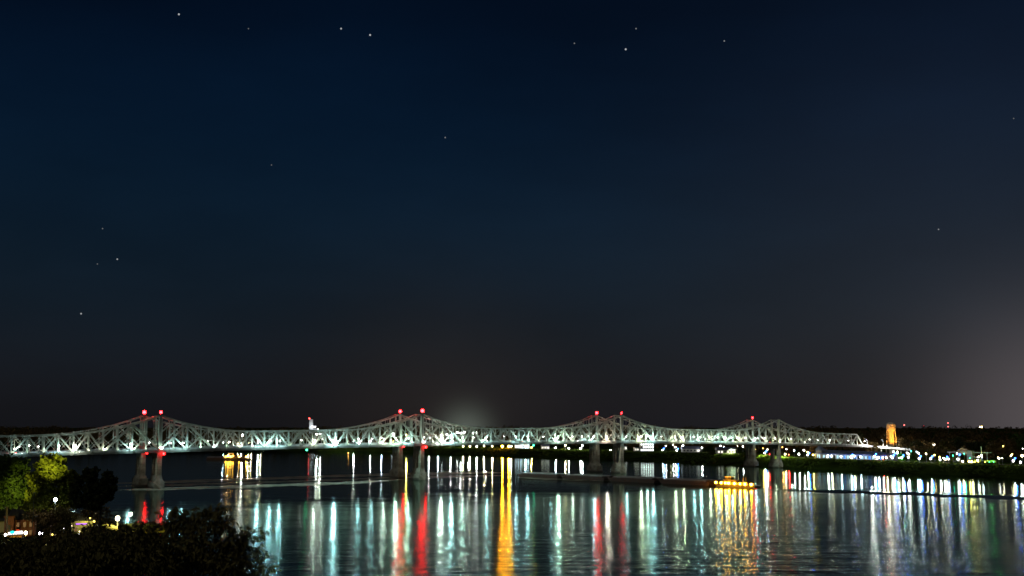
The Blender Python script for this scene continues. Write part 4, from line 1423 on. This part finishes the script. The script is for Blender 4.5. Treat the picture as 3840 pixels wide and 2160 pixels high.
def towboat(loc, rz, s, label, lights, lm, lr=.55, name='towboat'):
    r = empty(name, loc, rz); tag(r, label, 'boat', 'working boats on the river')
    h = MB()
    h.hexa([(-19, -4.6, -1), (18, -4.6, -1), (18, 4.6, -1), (-19, 4.6, -1), (-20, -5, 1.8), (19, -5, 1.8), (19, 5, 1.8), (-20, 5, 1.8)])
    h.box((-20.4, -2.6, 2.4), (1.0, 1.2, 4.8)); h.box((-20.4, 2.6, 2.4), (1.0, 1.2, 4.8))
    h.build('hull', mat('boat hull black', (.03, .03, .035), .5), r)
    BOATP = mat('weathered boat paint', (.05, .045, .04), .7, noise=.3, nscale=.6)
    d = MB(); d.box((-2, 0, 3.0), (27, 7.4, 2.4)); dh = d.build('deckhouse', BOATP, r)
    for i in range(8):
        w = MB(); w.box((-13 + i * 3.0, -3.72, 3.2), (1.2, .06, .9)); w.build('window', GLASSD, dh)
    d = MB(); d.box((-7, 0, 5.1), (13, 5.6, 1.8)); d.build('upper_house', BOATP, r)
    p = MB(); p.hexa([(-11.5, -2.2, 6.0), (-6.5, -2.2, 6.0), (-6.5, 2.2, 6.0), (-11.5, 2.2, 6.0), (-12, -2.5, 8.2), (-6.2, -2.5, 8.2), (-6.2, 2.5, 8.2), (-12, 2.5, 8.2)])
    ph = p.build('pilothouse', BOATP, r)
    w = MB(); w.box((-9.2, 0, 7.3), (5.7, 4.84, .9)); w.build('pilothouse_window', GLASSD, ph)
    w = MB(); w.box((-9.0, 0, 8.35), (6.8, 5.6, .25)); w.build('pilothouse_roof', WHITEPAINT, ph)
    for e in (-1, 1):
        t = MB(); t.tube((6, e * 2, 4.2), (6, e * 2, 8.0), .55, .5, 8); t.build('stack', DARKSTEEL, r)
    t = MB(); t.tube((-8, 0, 8.3), (-8, 0, 11.5), .12, .06, 6); t.build('mast', POLE, r)
    t = MB()
    for zz in (2.6, 3.0):
        t.beam((-19, -4.9, zz), (18.5, -4.9, zz), .06)
    t.build('rail', WHITEPAINT, r)
    for i, (x, z, rr) in enumerate(lights):
        b = MB(); b.beam((x, -3.9, z), (x, -7.4, z), .1); b.box((x, -7.2, z + .1), (.4, .5, .3)); bo = b.build('deck_light', DARKSTEEL, r)
        b = MB(); b.ball((x, -7.8, z), lr * rr); b.build('bulb', lm, bo)
    r.scale = (s, s, s)
    return r


tb0 = on_z(2692, 1823, 0); tb1 = on_z(2850, 1830, 0)
c = (tb0 + tb1) / 2
rzt = math.atan2(tb1.y - tb0.y, tb1.x - tb0.x)
lx = [(2700, 1.0), (2722, 1.0), (2739, .95), (2752, 1.2), (2775, 1.15), (2798, .9), (2817, 1.15), (2842, 1.05)]
tow = towboat((c.x, c.y, 0), rzt, 1.0, 'low towboat with a row of yellow deck lights pushing the long tow', [(-19 + (x - 2695) / 153 * 38, 3.6 - .25 * i * .3, r) for i, (x, r) in enumerate(lx)], glow('yellow deck light', (1.0, .36, .014), 330, True), .80)
q = on_z(892, 1724, 0)
ex = towboat((q.x, q.y, 0), .05, 1.15, 'small brightly lit yellow boat far upriver under the bridge', [(-14, 4.0, 1.3), (-11, 5.0, 1.8), (-8, 4.2, 1.7), (-5, 5.2, 1.2), (3, 4.0, .9), (12, 4.0, 1.1)], glow('yellow boat light', (1.0, .42, .04), 26, True), .8)
for i in range(2):
    q = on_z(828 - i * 34, 1723, 0)
    o = empty('barge', (q.x, q.y, -.6), .05); tag(o, ('nearer' if i == 0 else 'farther') + ' orange-tinted barge ahead of the small lit boat', 'barge', 'barges of the lit boat')
    o.scale = (.27, 1, 1)
    for n, me in zip(('hull', 'coaming', 'cover', 'bollard'), BM): mob(n, me, o)

# small navigation buoys
for i, (px, py, kd, lab) in enumerate([(1306, 1705, 'orange', 'small orange-lit buoy left of the second pier'), (1822, 1779, 'white', 'tiny white buoy in the smooth water before the second span')]):
    q = on_z(px, py, 0)
    r = empty('buoy', (q.x, q.y, 0)); tag(r, lab, 'buoy', 'navigation buoys')
    m = MB(); m.lathe((0, 0, -.5), [(1.0, 0), (1.1, 1.0), (.5, 1.3), (.3, 2.6)], 10); m.build('float', mat('buoy paint', (.4, .1, .05), .5), r)
    m = MB(); m.ball((0, 0, 3.0), .9 if i == 0 else .4); m.build('lamp', LAMPM[kd], r)

# ================================================================ NEAR BANK: street under the hill
def near_ground(px, py, z=9.6):
    return on_z(px, py, z)


# brick house
g = near_ground(78, 2012)
root = empty('brick_house', (g.x, g.y, 9.3), R(18)); tag(root, 'two-storey red brick house with stepped gable by the low street', 'house')
m = MB(); m.box((0, 5, 3.4), (9.5, 10, 6.8)); m.build('wall', BRICK, root)
m = MB(); m.box((-4.2, -1.4, 4.0), (3.4, 3.0, 8.0)); m.box((-4.2, -1.5, 8.2), (4.0, 3.4, .5)); bay = m.build('front_bay', BRICK, root)
m = MB(); m.hexa([(-6, -.6, 6.8), (5.3, -.6, 6.8), (5.3, 10.6, 6.8), (-6, 10.6, 6.8), (-4, 4.6, 11), (3, 4.6, 11), (3, 5.4, 11), (-4, 5.4, 11)])
rf = m.build('roof', mat('dark roof', (.03, .028, .026), .8), root)
m = MB(); m.box((-2, 5, 11.5), (1.0, 1.0, 2.6)); m.build('chimney', BRICK, rf)
for fl in (0, 1):
    for x in (-1.2, 1.2, 3.4):
        f = MB(); f.box((x, -.06, 1.8 + 3.1 * fl), (1.1, .14, 1.9)); fo = f.build('window', TAN, root)
        p = MB(); p.box((x, -.15, 1.8 + 3.1 * fl), (.85, .06, 1.6)); p.build('pane', glow('dim warm window', (1.0, .55, .2), .18), fo)
m = MB(); m.box((-4.2, -2.95, 3.8), (1.2, .12, 2.6)); f = m.build('window', DARKSTEEL, root)
g2 = near_ground(8, 2006)
root = empty('shop_house', (g2.x, g2.y, 9.3), R(14)); tag(root, 'pale shop house at the left edge beside the brick house', 'house')
m = MB(); m.box((0, 4, 2.8), (7, 8, 5.6)); m.build('wall', mat('cream boards', (.5, .42, .28), .8), root)
m = MB(); m.box((0, 4, 5.9), (7.8, 8.8, .6)); m.build('roof', mat('dark roof'), root)
for x in (-1.8, 1.8):
    m = MB(); m.box((x, -.06, 3.6), (1.2, .14, 1.8)); f = m.build('window', WHITEPAINT, root)
    p = MB(); p.box((x, -.15, 3.6), (.95, .06, 1.5)); p.build('pane', glow('dim warm window'), f) if False else p.build('pane', MATS['dim warm window'], f)
# shop with the violet neon
g3 = near_ground(292, 1998)
root = empty('neon_shop', (g3.x, g3.y + 4, 9.3), R(10)); tag(root, 'small shop with violet neon strip half hidden behind shrubs', 'shop')
m = MB(); m.box((0, 4, 2.4), (8.5, 8, 4.8)); m.build('wall', mat('shop boards', (.45, .42, .16), .8, noise=.3, nscale=.8), root)
m = MB(); m.hexa([(-4.8, -.6, 4.8), (4.8, -.6, 4.8), (4.8, 8.6, 4.8), (-4.8, 8.6, 4.8), (-4.8, 3.9, 7), (4.8, 3.9, 7), (4.8, 4.1, 7), (-4.8, 4.1, 7)]); m.build('roof', mat('dark roof'), root)
m = MB(); m.box((0, -.15, 3.5), (4.6, .2, .45)); m.build('neon_strip', VIOLET, root)
m = MB(); m.box((-2.2, -.1, 1.4), (1.6, .16, 1.9)); f = m.build('window', WHITEPAINT, root)
p = MB(); p.box((-2.2, -.2, 1.4), (1.3, .06, 1.6)); p.build('pane', MATS['dim warm window'], f)
lamp_light(root, (1.5, -3.0, 5.4), 900, (1.0, .9, .3), .2)


def street_lamp(px, py, Y, colm, pw, pc, r, label, lightname='street_lamp', gz=None):
    h = at_y(px, py, Y)
    z = gz if gz is not None else bluff_z(h.x, h.y)
    z = min(z, h.z - 1.5)
    root = empty(lightname, (h.x, h.y, z)); tag(root, label, 'lamp', 'street lamps under the hill')
    H = h.z - z
    m = MB(); m.tube((0, 0, 0), (0, 0, H - r), .12, .07, 6); m.tube((0, 0, 0), (0, 0, .8), .22, .18, 8); m.build('pole', POLE, root)
    m = MB(); m.lathe((0, 0, H - r), [(r * .45, 0), (r * .95, r * .7), (r, r * 1.2), (r * .6, r * 1.9), (.05, r * 2.1)], 12); m.build('globe', colm, root)
    m = MB(); m.lathe((0, 0, H + r * 1.12), [(r * .7, 0), (r * .3, r * .3), (.03, r * .5)], 10); m.build('lamp_cap', POLE, root)
    if pw:
        spot_light(root, (0, -r * 1.7, H + r * .3), (0, .15, -1), pw, pc, 165, .15, .3)
    return root


street_lamp(208, 1874, 425, COOL, 1800, (.95, .97, 1.0), .62, 'white globe lamp shining through the middle tree')
street_lamp(153, 2001, 435, glow('violet white lamp light', (1.0, .86, 1.0), 40), 5000, (1.0, .72, .5), .62, 'violet-white globe lamp beside the low street')
street_lamp(441, 1944, 520, WARM, 40000, (1.0, .74, .22), .95, 'bright warm lamp on the grassy knoll by the water')
street_lamp(490, 1928, 545, WHITE, 1200, (1, .97, .92), .6, 'small white lamp at the water edge right of the knoll')
street_lamp(97, 1998, 432, glow('yellowish lamp light', (1.0, .95, .55), 26), 5000, (1.0, .72, .25), .55, 'yellowish lamp in front of the brick house')
street_lamp(20, 2006, 430, WHITE, 900, (1, .95, .85), .5, 'small white lamp before the pale shop house')
# added spotlights on poles, put in to light the tree crowns
for px, py, Y, tx, ty, tY, pw, cone, lab in [(128, 1850, 412, 196, 1738, 434, 95000, 34, 'added upward spotlight on a pole before the yellow-green tree'), (20, 1905, 418, 82, 1832, 434, 26000, 44, 'added upward spotlight on a pole before the left-edge tree'),
                                        (-30, 1900, 420, 8, 1888, 436, 9000, 60, 'added upward spotlight beyond the left edge beside the shop house')]:
    h = at_y(px, py, Y); t_ = at_y(tx, ty, tY)
    z = bluff_z(h.x, h.y)
    root = empty('added_tree_spot', (h.x, h.y, z)); tag(root, lab, 'lamp', 'added spotlights under the trees')
    m = MB(); m.tube((0, 0, 0), (0, 0, h.z - z), .10, .07, 6); m.build('pole', POLE, root)
    m = MB(); m.box((0, 0, h.z - z + .2), (.5, .4, .4)); m.build('housing', POLE, root)
    spot_light(root, (0, .5, h.z - z + .6), t_ - h, pw, (1.0, .95, .20), cone, .2, .7)
SMALL = [(240, 1985, 'white', .42), (270, 1970, 'warm', .30), (297, 2003, 'white', .32), (338, 1943, 'yellow', .30), (353, 1956, 'yellow', .42), (369, 1968, 'white', .42), (228, 1932, 'warm', .28), (358, 1925, 'warm', .3), (196, 2005, 'yellow', .34), (208, 2004, 'warm', .3),
         (394, 2035, 'white', .28), (310, 2027, 'white', .2), (298, 1993, 'warm', .24), (153, 2018, 'warm', .25)]
for i, (px, py, kd, r) in enumerate(SMALL):
    street_lamp(px, py, 428, glow('porch ' + kd, LAMPC[kd], 4.0), 0, None, r, f'tiny {kd} porch lamp glinting through the shrubs, {nth(sorted(s_[0] * 10000 + s_[1] for s_ in SMALL).index(px * 10000 + py) + 1)} from the left', 'porch_lamp')
# patio canopy glowing white
g4 = near_ground(62, 2024)
root = empty('patio_canopy', (g4.x, g4.y - 3, 9.3), R(16)); tag(root, 'glowing white patio canopy with amber underside by the low street', 'canopy')
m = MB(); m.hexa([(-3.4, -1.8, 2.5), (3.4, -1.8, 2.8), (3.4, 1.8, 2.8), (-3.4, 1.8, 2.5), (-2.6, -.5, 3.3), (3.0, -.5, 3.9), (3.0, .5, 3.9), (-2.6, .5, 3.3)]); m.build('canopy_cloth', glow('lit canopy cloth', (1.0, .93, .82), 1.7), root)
for x in (-3.2, 3.2):
    for y in (-1.6, 1.6):
        m = MB(); m.tube((x, y, 0), (x, y, 2.6), .07, .07, 6); m.build('post', POLE, root)
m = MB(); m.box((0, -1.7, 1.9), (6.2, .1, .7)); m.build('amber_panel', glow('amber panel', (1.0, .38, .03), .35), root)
lamp_light(root, (0, -3.2, 2.4), 500, (1.0, .6, .15), .2)
# small hanging signs
g5 = at_y(46, 1996, 424)
root = empty('teal_sign', (g5.x, g5.y, 9.3)); tag(root, 'round glowing teal sign on a post before the brick house', 'sign')
m = MB(); m.tube((0, .2, 0), (0, .2, g5.z - 9.3), .08, .08, 6); m.build('post', POLE, root)
m = MB(); m.ball((0, 0, g5.z - 9.3), .9, .65); m.build('sign_face', TEAL, root)
g5 = at_y(67, 1989, 424)
root = empty('red_sign', (g5.x, g5.y, 9.3)); tag(root, 'small glowing red sign on a post before the brick house', 'sign')
m = MB(); m.tube((0, .2, 0), (0, .2, g5.z - 9.3), .08, .08, 6); m.build('post', POLE, root)
m = MB(); m.box((0, 0, g5.z - 9.3), (1.1, .2, .5)); m.build('sign_face', glow('red sign light', (1.0, .08, .02), 1.2), root)
# parked white van by the water
g6 = near_ground(608, 1992, 5.5)
root = empty('parked_van', (g6.x, g6.y, bluff_z(g6.x, g6.y) + .05), R(20)); tag(root, 'pale van parked by the water right of the knoll', 'van')
m = MB(); m.hexa([(-2.6, -1, .4), (2.6, -1, .4), (2.6, 1, .4), (-2.6, 1, .4), (-2.5, -.95, 2.1), (1.5, -.95, 2.1), (1.5, .95, 2.1), (-2.5, .95, 2.1)]); bd = m.build('body', WHITEPAINT, root)
m = MB(); m.quad((2.32, -.85, 1.1), (2.32, .85, 1.1), (1.62, .85, 2.0), (1.62, -.85, 2.0)); m.build('windscreen', GLASSD, bd)
for x in (-1.6, 1.6):
    for y in (-.95, .95):
        m = MB(); m.tube((x, y - .12, .36), (x, y + .12, .36), .36, .36, 10); m.build('wheel', DARKSTEEL, root)

# knoll by the water
kn = MB()
kc = near_ground(440, 1968, 7.5)
n1, n2 = 20, 8
for j in range(n2 + 1):
    for i in range(n1):
        a = 2 * math.pi * i / n1; t = j / n2
        rr = 26 * (1 - t) + .01
        kn.v.append((kc.x + rr * 1.2 * math.cos(a) + 4, kc.y + 10 + rr * .7 * math.sin(a), 4.2 + 3.0 * math.sin(t * math.pi / 2) + random.uniform(-.1, .1)))
for j in range(n2):
    for i in range(n1):
        a = j * n1 + i; b = j * n1 + (i + 1) % n1
        kn.f.append((a, b, b + n1, a + n1))
tag(kn.build('grassy_knoll', mat('knoll grass', (.12, .12, .02), .95, noise=.5, nscale=.3, spec=0.0), smooth=True), kind='structure')

# ---------------------------------------------------------------- trees of the near bank
def px_lobes(base, Y, blobs):
    out = []
    for px, py, rx, ry in blobs:
        p = at_y(px, py, Y) - base
        k = Y / F
        out.append(((p.x, p.y, p.z), (rx * k, (rx + ry) * .5 * k, ry * k)))
    return out


def near_tree(px, Y, blobs, leaves, size, lm, label, seed, name='tree', cat='tree', group='trees under the bluff', shell=.6):
    b = at_y(px, 2000, Y); b.z = bluff_z(b.x, b.y) - .2
    lob = px_lobes(b, Y, blobs)
    return make_tree(name, b, 25, lob, leaves, size, lm, label, cat, group, seed, trunk_r=.45, limbs=5, shell=shell)


near_tree(25, 440, [(20, 1735, 45, 26), (70, 1745, 40, 28), (20, 1790, 60, 40), (75, 1800, 34, 34), (50, 1845, 50, 32), (85, 1850, 28, 30), (10, 1885, 40, 22), (60, 1885, 35, 20), (-40, 1820, 60, 80)], 6500, 1.0, GREENLEAF,
          'leafy green tree at the left edge, lit in patches', 21)
near_tree(190, 437, [(195, 1735, 46, 30), (165, 1752, 34, 24), (215, 1755, 32, 22), (150, 1800, 45, 34), (205, 1810, 55, 38), (260, 1800, 40, 34), (140, 1860, 45, 34), (200, 1875, 50, 34), (255, 1870, 45, 36), (120, 1900, 35, 20)], 8000, 1.0, YGLEAF,
          'tree with yellow-green lit dome top rising before the bridge deck', 22)
near_tree(365, 405, [(325, 1772, 14, 18), (356, 1768, 15, 16), (340, 1795, 26, 18), (405, 1782, 20, 16), (425, 1800, 16, 14), (395, 1805, 24, 16), (345, 1830, 34, 20), (400, 1835, 30, 18), (425, 1828, 16, 12), (330, 1860, 34, 20), (385, 1866, 32, 20), (412, 1862, 14, 14), (350, 1895, 36, 18), (300, 1800, 18, 16), (286, 1830, 20, 18), (276, 1860, 16, 20), (300, 1885, 24, 20)], 8500, .85, DARKLEAF,
          'dark silhouetted tree between the yellow-green tree and the first pier', 23, shell=.35)
for i, (px, blobs, lm, lab) in enumerate([(150, [(130, 1935, 40, 26), (175, 1950, 45, 32), (215, 1945, 36, 30), (190, 1975, 40, 22)], WOOD, 'brown shrub right of the brick house'),
                                          (265, [(255, 1940, 34, 30), (240, 1975, 36, 22), (225, 1920, 36, 24)], OLIVE, 'olive shrub left of the violet neon shop'),
                                          (60, [(10, 2030, 60, 22), (80, 2034, 50, 18), (140, 2028, 50, 20)], DARKLEAF, 'low dark shrub in front of the glowing canopy'), (250, [(200, 2024, 44, 20), (255, 2012, 46, 24), (310, 2016, 40, 20)], WOOD, 'low brown shrub below the neon shop'), (340, [(330, 1925, 36, 22), (380, 1925, 40, 26), (345, 1985, 46, 24), (395, 1960, 28, 24)], WOOD, 'brown shrub between neon shop and the bright warm lamp')]):
    near_tree(px, 418, blobs, 900, .75, lm, lab, 70 + i, 'shrub', 'shrub', 'shrubs along the low street', .3)


# ---------------------------------------------------------------- shrubs at the bluff edge right below the camera
def leaf_mesh_cloud(m, pts, rnd, ln, wd):
    for p in pts:
        d = Vector((rnd.gauss(0, .5), rnd.gauss(0, .5), rnd.gauss(-.75, .5))).normalized()
        s = d.cross(Vector((rnd.gauss(0, 1), rnd.gauss(0, 1), rnd.gauss(0, .3)))).normalized()
        n = d.cross(s)
        L = ln * rnd.uniform(.6, 1.25); W = wd * rnd.uniform(.7, 1.2)
        k = len(m.v)
        m.v += [tuple(p), tuple(p + d * L * .35 + s * W * .5 + n * W * .12), tuple(p + d * L), tuple(p + d * L * .35 - s * W * .5 + n * W * .12), tuple(p + d * L * .5)]
        m.f += [(k, k + 1, k + 4), (k + 1, k + 2, k + 4), (k + 2, k + 3, k + 4), (k + 3, k, k + 4)]


def near_shrub(px, Y, blobs, n, label, seed, sprays=()):
    rnd = random.Random(seed)
    b = at_y(px, 2160, Y); b.z = bluff_z(b.x, b.y) - .1
    root = empty('shrub', b); tag(root, label, 'shrub', 'shrubs at the bluff edge')
    lob = px_lobes(b, Y, blobs)
    st = MB()
    foot = Vector((0, 0, 0))
    fork = Vector((0, 0, max(1, lob[0][0][2] * .45)))
    st.tube(foot, fork, .10, .07, 7)
    pts = []
    tot = sum(r[0] * r[2] for _, r in lob)
    for c, r in lob:
        c = Vector(c)
        st.tube(fork, fork.lerp(c, .6) + Vector((0, 0, .2)), .05, .03, 5); st.tube(fork.lerp(c, .6) + Vector((0, 0, .2)), c + Vector((0, 0, r[2] * .6)), .03, .012, 5)
        for e in range(5):
            a = rnd.uniform(0, 6.28); tip = c + Vector((r[0] * .9 * math.cos(a), r[1] * .6 * math.sin(a), r[2] * rnd.uniform(.1, .95)))
            st.tube(c - Vector((0, 0, r[2] * .3)), tip, .014, .005, 4)
        for _ in range(int(n * r[0] * r[2] / tot)):
            while True:
                v = Vector((rnd.uniform(-1, 1), rnd.uniform(-1, 1), rnd.uniform(-1, 1)))
                if v.length < 1: break
            f = 1 + .18 * math.sin(6 * v.x + 9 * v.z + seed)
            pts.append(c + Vector((v.x * r[0] * f, v.y * r[1] * f, v.z * r[2] * f)))
    for c, r in lob:
        c = Vector(c)
        for e in range(9):
            a = rnd.uniform(-.4, 3.5); el = rnd.uniform(.1, 1.3)
            dv_ = Vector((math.cos(a) * math.cos(el), rnd.uniform(-.5, .5), math.sin(el))).normalized()
            st_ = c + Vector((dv_.x * r[0], dv_.y * r[1], dv_.z * r[2])) * .7
            ln_ = rnd.uniform(.18, .42)
            mid_ = st_ + dv_ * ln_ * .6; tip_ = st_ + dv_ * ln_ + Vector((rnd.uniform(-.08, .08), 0, -.05))
            st.tube(st_, mid_, .010, .007, 4); st.tube(mid_, tip_, .007, .004, 4)
            for t in range(4):
                q = mid_.lerp(tip_, t / 3)
                pts.append(q)
                if rnd.random() < .5: pts.append(st_.lerp(mid_, t / 3))
    for path in sprays:
        ps = [at_y(x, y, Y) - b for x, y in path]
        for a, c in zip(ps, ps[1:]):
            st.tube(a, c, .012, .007, 4)
            for t in range(4):
                q = a.lerp(c, (t + rnd.random()) / 5)
                pts.append(q + Vector((rnd.uniform(-.03, .03), rnd.uniform(-.05, .05), rnd.uniform(-.01, .03))))
                if rnd.random() < .5: pts.append(q)
    st.build('stem', BARK, root)
    m = MB(); leaf_mesh_cloud(m, pts, rnd, .15, .07)
    m.build('leaves', OLIVE, root)
    return root


near_shrub(120, 26, [(60, 2105, 150, 75), (220, 2100, 150, 85), (340, 2085, 110, 80), (120, 2170, 260, 60), (-40, 2100, 120, 80)], 4600, 'black leafy shrub filling the bottom left corner', 81)
near_shrub(470, 27, [(430, 2060, 110, 70), (540, 2060, 110, 75), (480, 2140, 200, 70), (600, 2090, 90, 80), (520, 2010, 70, 26)], 3300, 'dark olive shrub below the grassy knoll', 82,
           [[(400, 2060), (385, 2020), (372, 1995)], [(450, 2030), (462, 2000), (480, 1980)], [(560, 2020), (575, 1990), (600, 1972)], [(600, 2040), (625, 2000), (640, 1975)]])
near_shrub(720, 28, [(690, 2060, 100, 75), (770, 2080, 90, 70), (760, 1985, 75, 45), (720, 1960, 60, 32), (810, 1960, 50, 36), (660, 2020, 60, 50), (720, 2140, 190, 60), (850, 2120, 80, 50), (640, 1970, 34, 30)], 2300, 'tall dark shrub with drooping leaves right of the knoll', 83,
           [[(640, 1980), (632, 1950), (625, 1925)], [(700, 1950), (690, 1920), (684, 1905)], [(750, 1940), (765, 1912), (790, 1898)], [(810, 1940), (830, 1920), (858, 1908)], [(830, 1965), (860, 1950), (885, 1948)], [(800, 2000), (850, 1990), (880, 1985)], [(830, 2040), (870, 2020), (892, 2000)]])
near_shrub(910, 28.5, [(880, 2070, 46, 34), (900, 2030, 34, 30), (850, 2050, 30, 26), (960, 2140, 60, 30), (880, 2140, 70, 36)], 420, 'sparse twiggy shrub reaching over the water', 84,
           [[(880, 2100), (905, 2060), (940, 2030), (975, 2015), (1000, 1995), (1022, 1972)], [(890, 2060), (920, 2010), (950, 1985), (985, 1975)], [(890, 2095), (930, 2085), (960, 2060), (985, 2035)], [(880, 2080), (862, 2040), (850, 2010)],
            [(900, 2040), (905, 2000), (895, 1972)], [(905, 2110), (950, 2095), (975, 2070)]])

# ================================================================ STARS
sky = empty('sky', (0, 20000, 6000)); tag(sky, kind='structure')
STARS = [(450, 36, 1.0), (858, 72, .9), (931, 88, 1.0), (1445, 109, .45), (1574, 124, 1.0), (1600, 72, .5), (1822, 103, .55), (1120, 346, .5), (2361, 577, .55), (295, 652, .75), (204, 789, .8), (258, 575, .4),
         (180, 387, .3), (130, 468, .3), (678, 297, .3), (625, 72, .35), (683, 415, .35), (2550, 298, .35), (230, 287, .3), (245, 664, .35), (2490, 432, .25)]
for x, y, b in STARS:
    if b < .34: continue
    p = ray(x * 1.4907, y * 1.4907).normalized() * 22000
    m = MB(); m.ball((0, 0, 0), 11 + 8 * b)
    o = m.build('star', glow(f'star light {b}', (.92, .96, 1.0), .46 * b ** 1.3), sky, p - sky.location + Vector((0, 0, CAMZ)))

# ================================================================ WAKES
FOAM_SHEEN = bpy.data.materials.new('wake foam and painted sheen'); FOAM_SHEEN.use_nodes = True
nt = FOAM_SHEEN.node_tree
for n in list(nt.nodes): nt.nodes.remove(n)
o_ = nt.nodes.new('ShaderNodeOutputMaterial')
geo = nt.nodes.new('ShaderNodeNewGeometry')
mp = nt.nodes.new('ShaderNodeMapping'); mp.inputs['Scale'].default_value = (.03, .22, 1)
nt.links.new(geo.outputs['Position'], mp.inputs[0])
nz = nt.nodes.new('ShaderNodeTexNoise'); nz.inputs['Scale'].default_value = 1; nz.inputs['Detail'].default_value = 4
nt.links.new(mp.outputs[0], nz.inputs['Vector'])
mr = nt.nodes.new('ShaderNodeMapRange')
for i, v in zip((1, 2, 3, 4), (.34, .62, 0.05, 1.0)): mr.inputs[i].default_value = v
nt.links.new(nz.outputs['Fac'], mr.inputs[0])
df = nt.nodes.new('ShaderNodeBsdfDiffuse'); df.inputs[0].default_value = (.42, .40, .30, 1)  # pale tone paints in the lit bridge's reflection as well as foam
tr = nt.nodes.new('ShaderNodeBsdfTransparent')
ms = nt.nodes.new('ShaderNodeMixShader')
nt.links.new(mr.outputs[0], ms.inputs[0]); nt.links.new(tr.outputs[0], ms.inputs[1]); nt.links.new(df.outputs[0], ms.inputs[2])
nt.links.new(ms.outputs[0], o_.inputs[0])


def ribbon(name, pts, wpx, m, label):
    b = MB(); rnd = random.Random(len(pts) + int(pts[0][1]))
    fine = []
    for (x0, y0), (x1, y1) in zip(pts, pts[1:]):
        n = max(2, int(abs(x1 - x0) / 25))
        for i in range(n):
            t = i / n; fine.append((x0 + (x1 - x0) * t, y0 + (y1 - y0) * t))
    fine.append(pts[-1])
    N_ = len(fine)
    row = []
    for i, (x, y) in enumerate(fine):
        w = wpx * min(1, 6 * i / N_ + .1, 6 * (N_ - 1 - i) / N_ + .1) * rnd.uniform(.7, 1.2)
        row.append((on_z(x, y - w / 2, .06), on_z(x, y + w / 2, .06)))
    for a, c in zip(row, row[1:]):
        b.quad(a[1], c[1], c[0], a[0])
    o = b.build(name, m)
    tag(o, label, 'wake', kind='stuff')
    return o


ribbon('wake', [(430, 1812), (620, 1808), (1000, 1795), (1300, 1784), (1600, 1776), (1900, 1772)], 9, FOAM_SHEEN, 'upper pale wake line under the bridges')
ribbon('wake', [(430, 1823), (620, 1820), (1000, 1808), (1300, 1797), (1480, 1790), (1880, 1783)], 7, FOAM_SHEEN, 'middle pale wake line under the bridges')
ribbon('wake', [(440, 1838), (700, 1830), (1000, 1821), (1300, 1811), (1520, 1797)], 11, FOAM_SHEEN, 'lower pale wake line under the bridges')
ribbon('wake', [(1935, 1790), (2080, 1797), (2250, 1800), (2480, 1807)], 6, FOAM_SHEEN, 'pale bow wash beside the tow')
ribbon('wake', [(2860, 1834), (3050, 1838), (3300, 1843), (3600, 1850), (3860, 1856)], 3, FOAM_SHEEN, 'thin pale stern wake behind the towboat')

# the long smooth swell thrown off behind the towboat
sw = MB(); prof = [(0, -.05), (10, .30), (26, 1.0), (40, 1.45), (50, 1.3), (64, .7), (80, .15), (88, -.05)]
line = [(2830, 1836), (2950, 1843), (3040, 1845), (3130, 1851), (3230, 1852), (3330, 1858), (3430, 1858), (3540, 1866), (3640, 1867), (3760, 1875), (3900, 1879), (4200, 1893)]
rows = []
for i, (x, y) in enumerate(line):
    p = on_z(x, y, 0); out = Vector((p.x, p.y, 0)).normalized()
    k = min(1, .25 + i * .25) * (.62 + .25 * math.sin(i * 2.3))
    rows.append([p + out * (d * (.4 + .6 * k)) + Vector((0, 0, z * k if z > 0 else z)) for d, z in prof])
for a, c in zip(rows, rows[1:]):
    for j in range(len(prof) - 1):
        sw.quad(a[j], c[j], c[j + 1], a[j + 1])
swm = bpy.data.materials.new('swell water'); swm.use_nodes = True
water_nodes(swm, .12, .10, .3)
tag(sw.build('swell_water', swm, smooth=True), kind='structure')
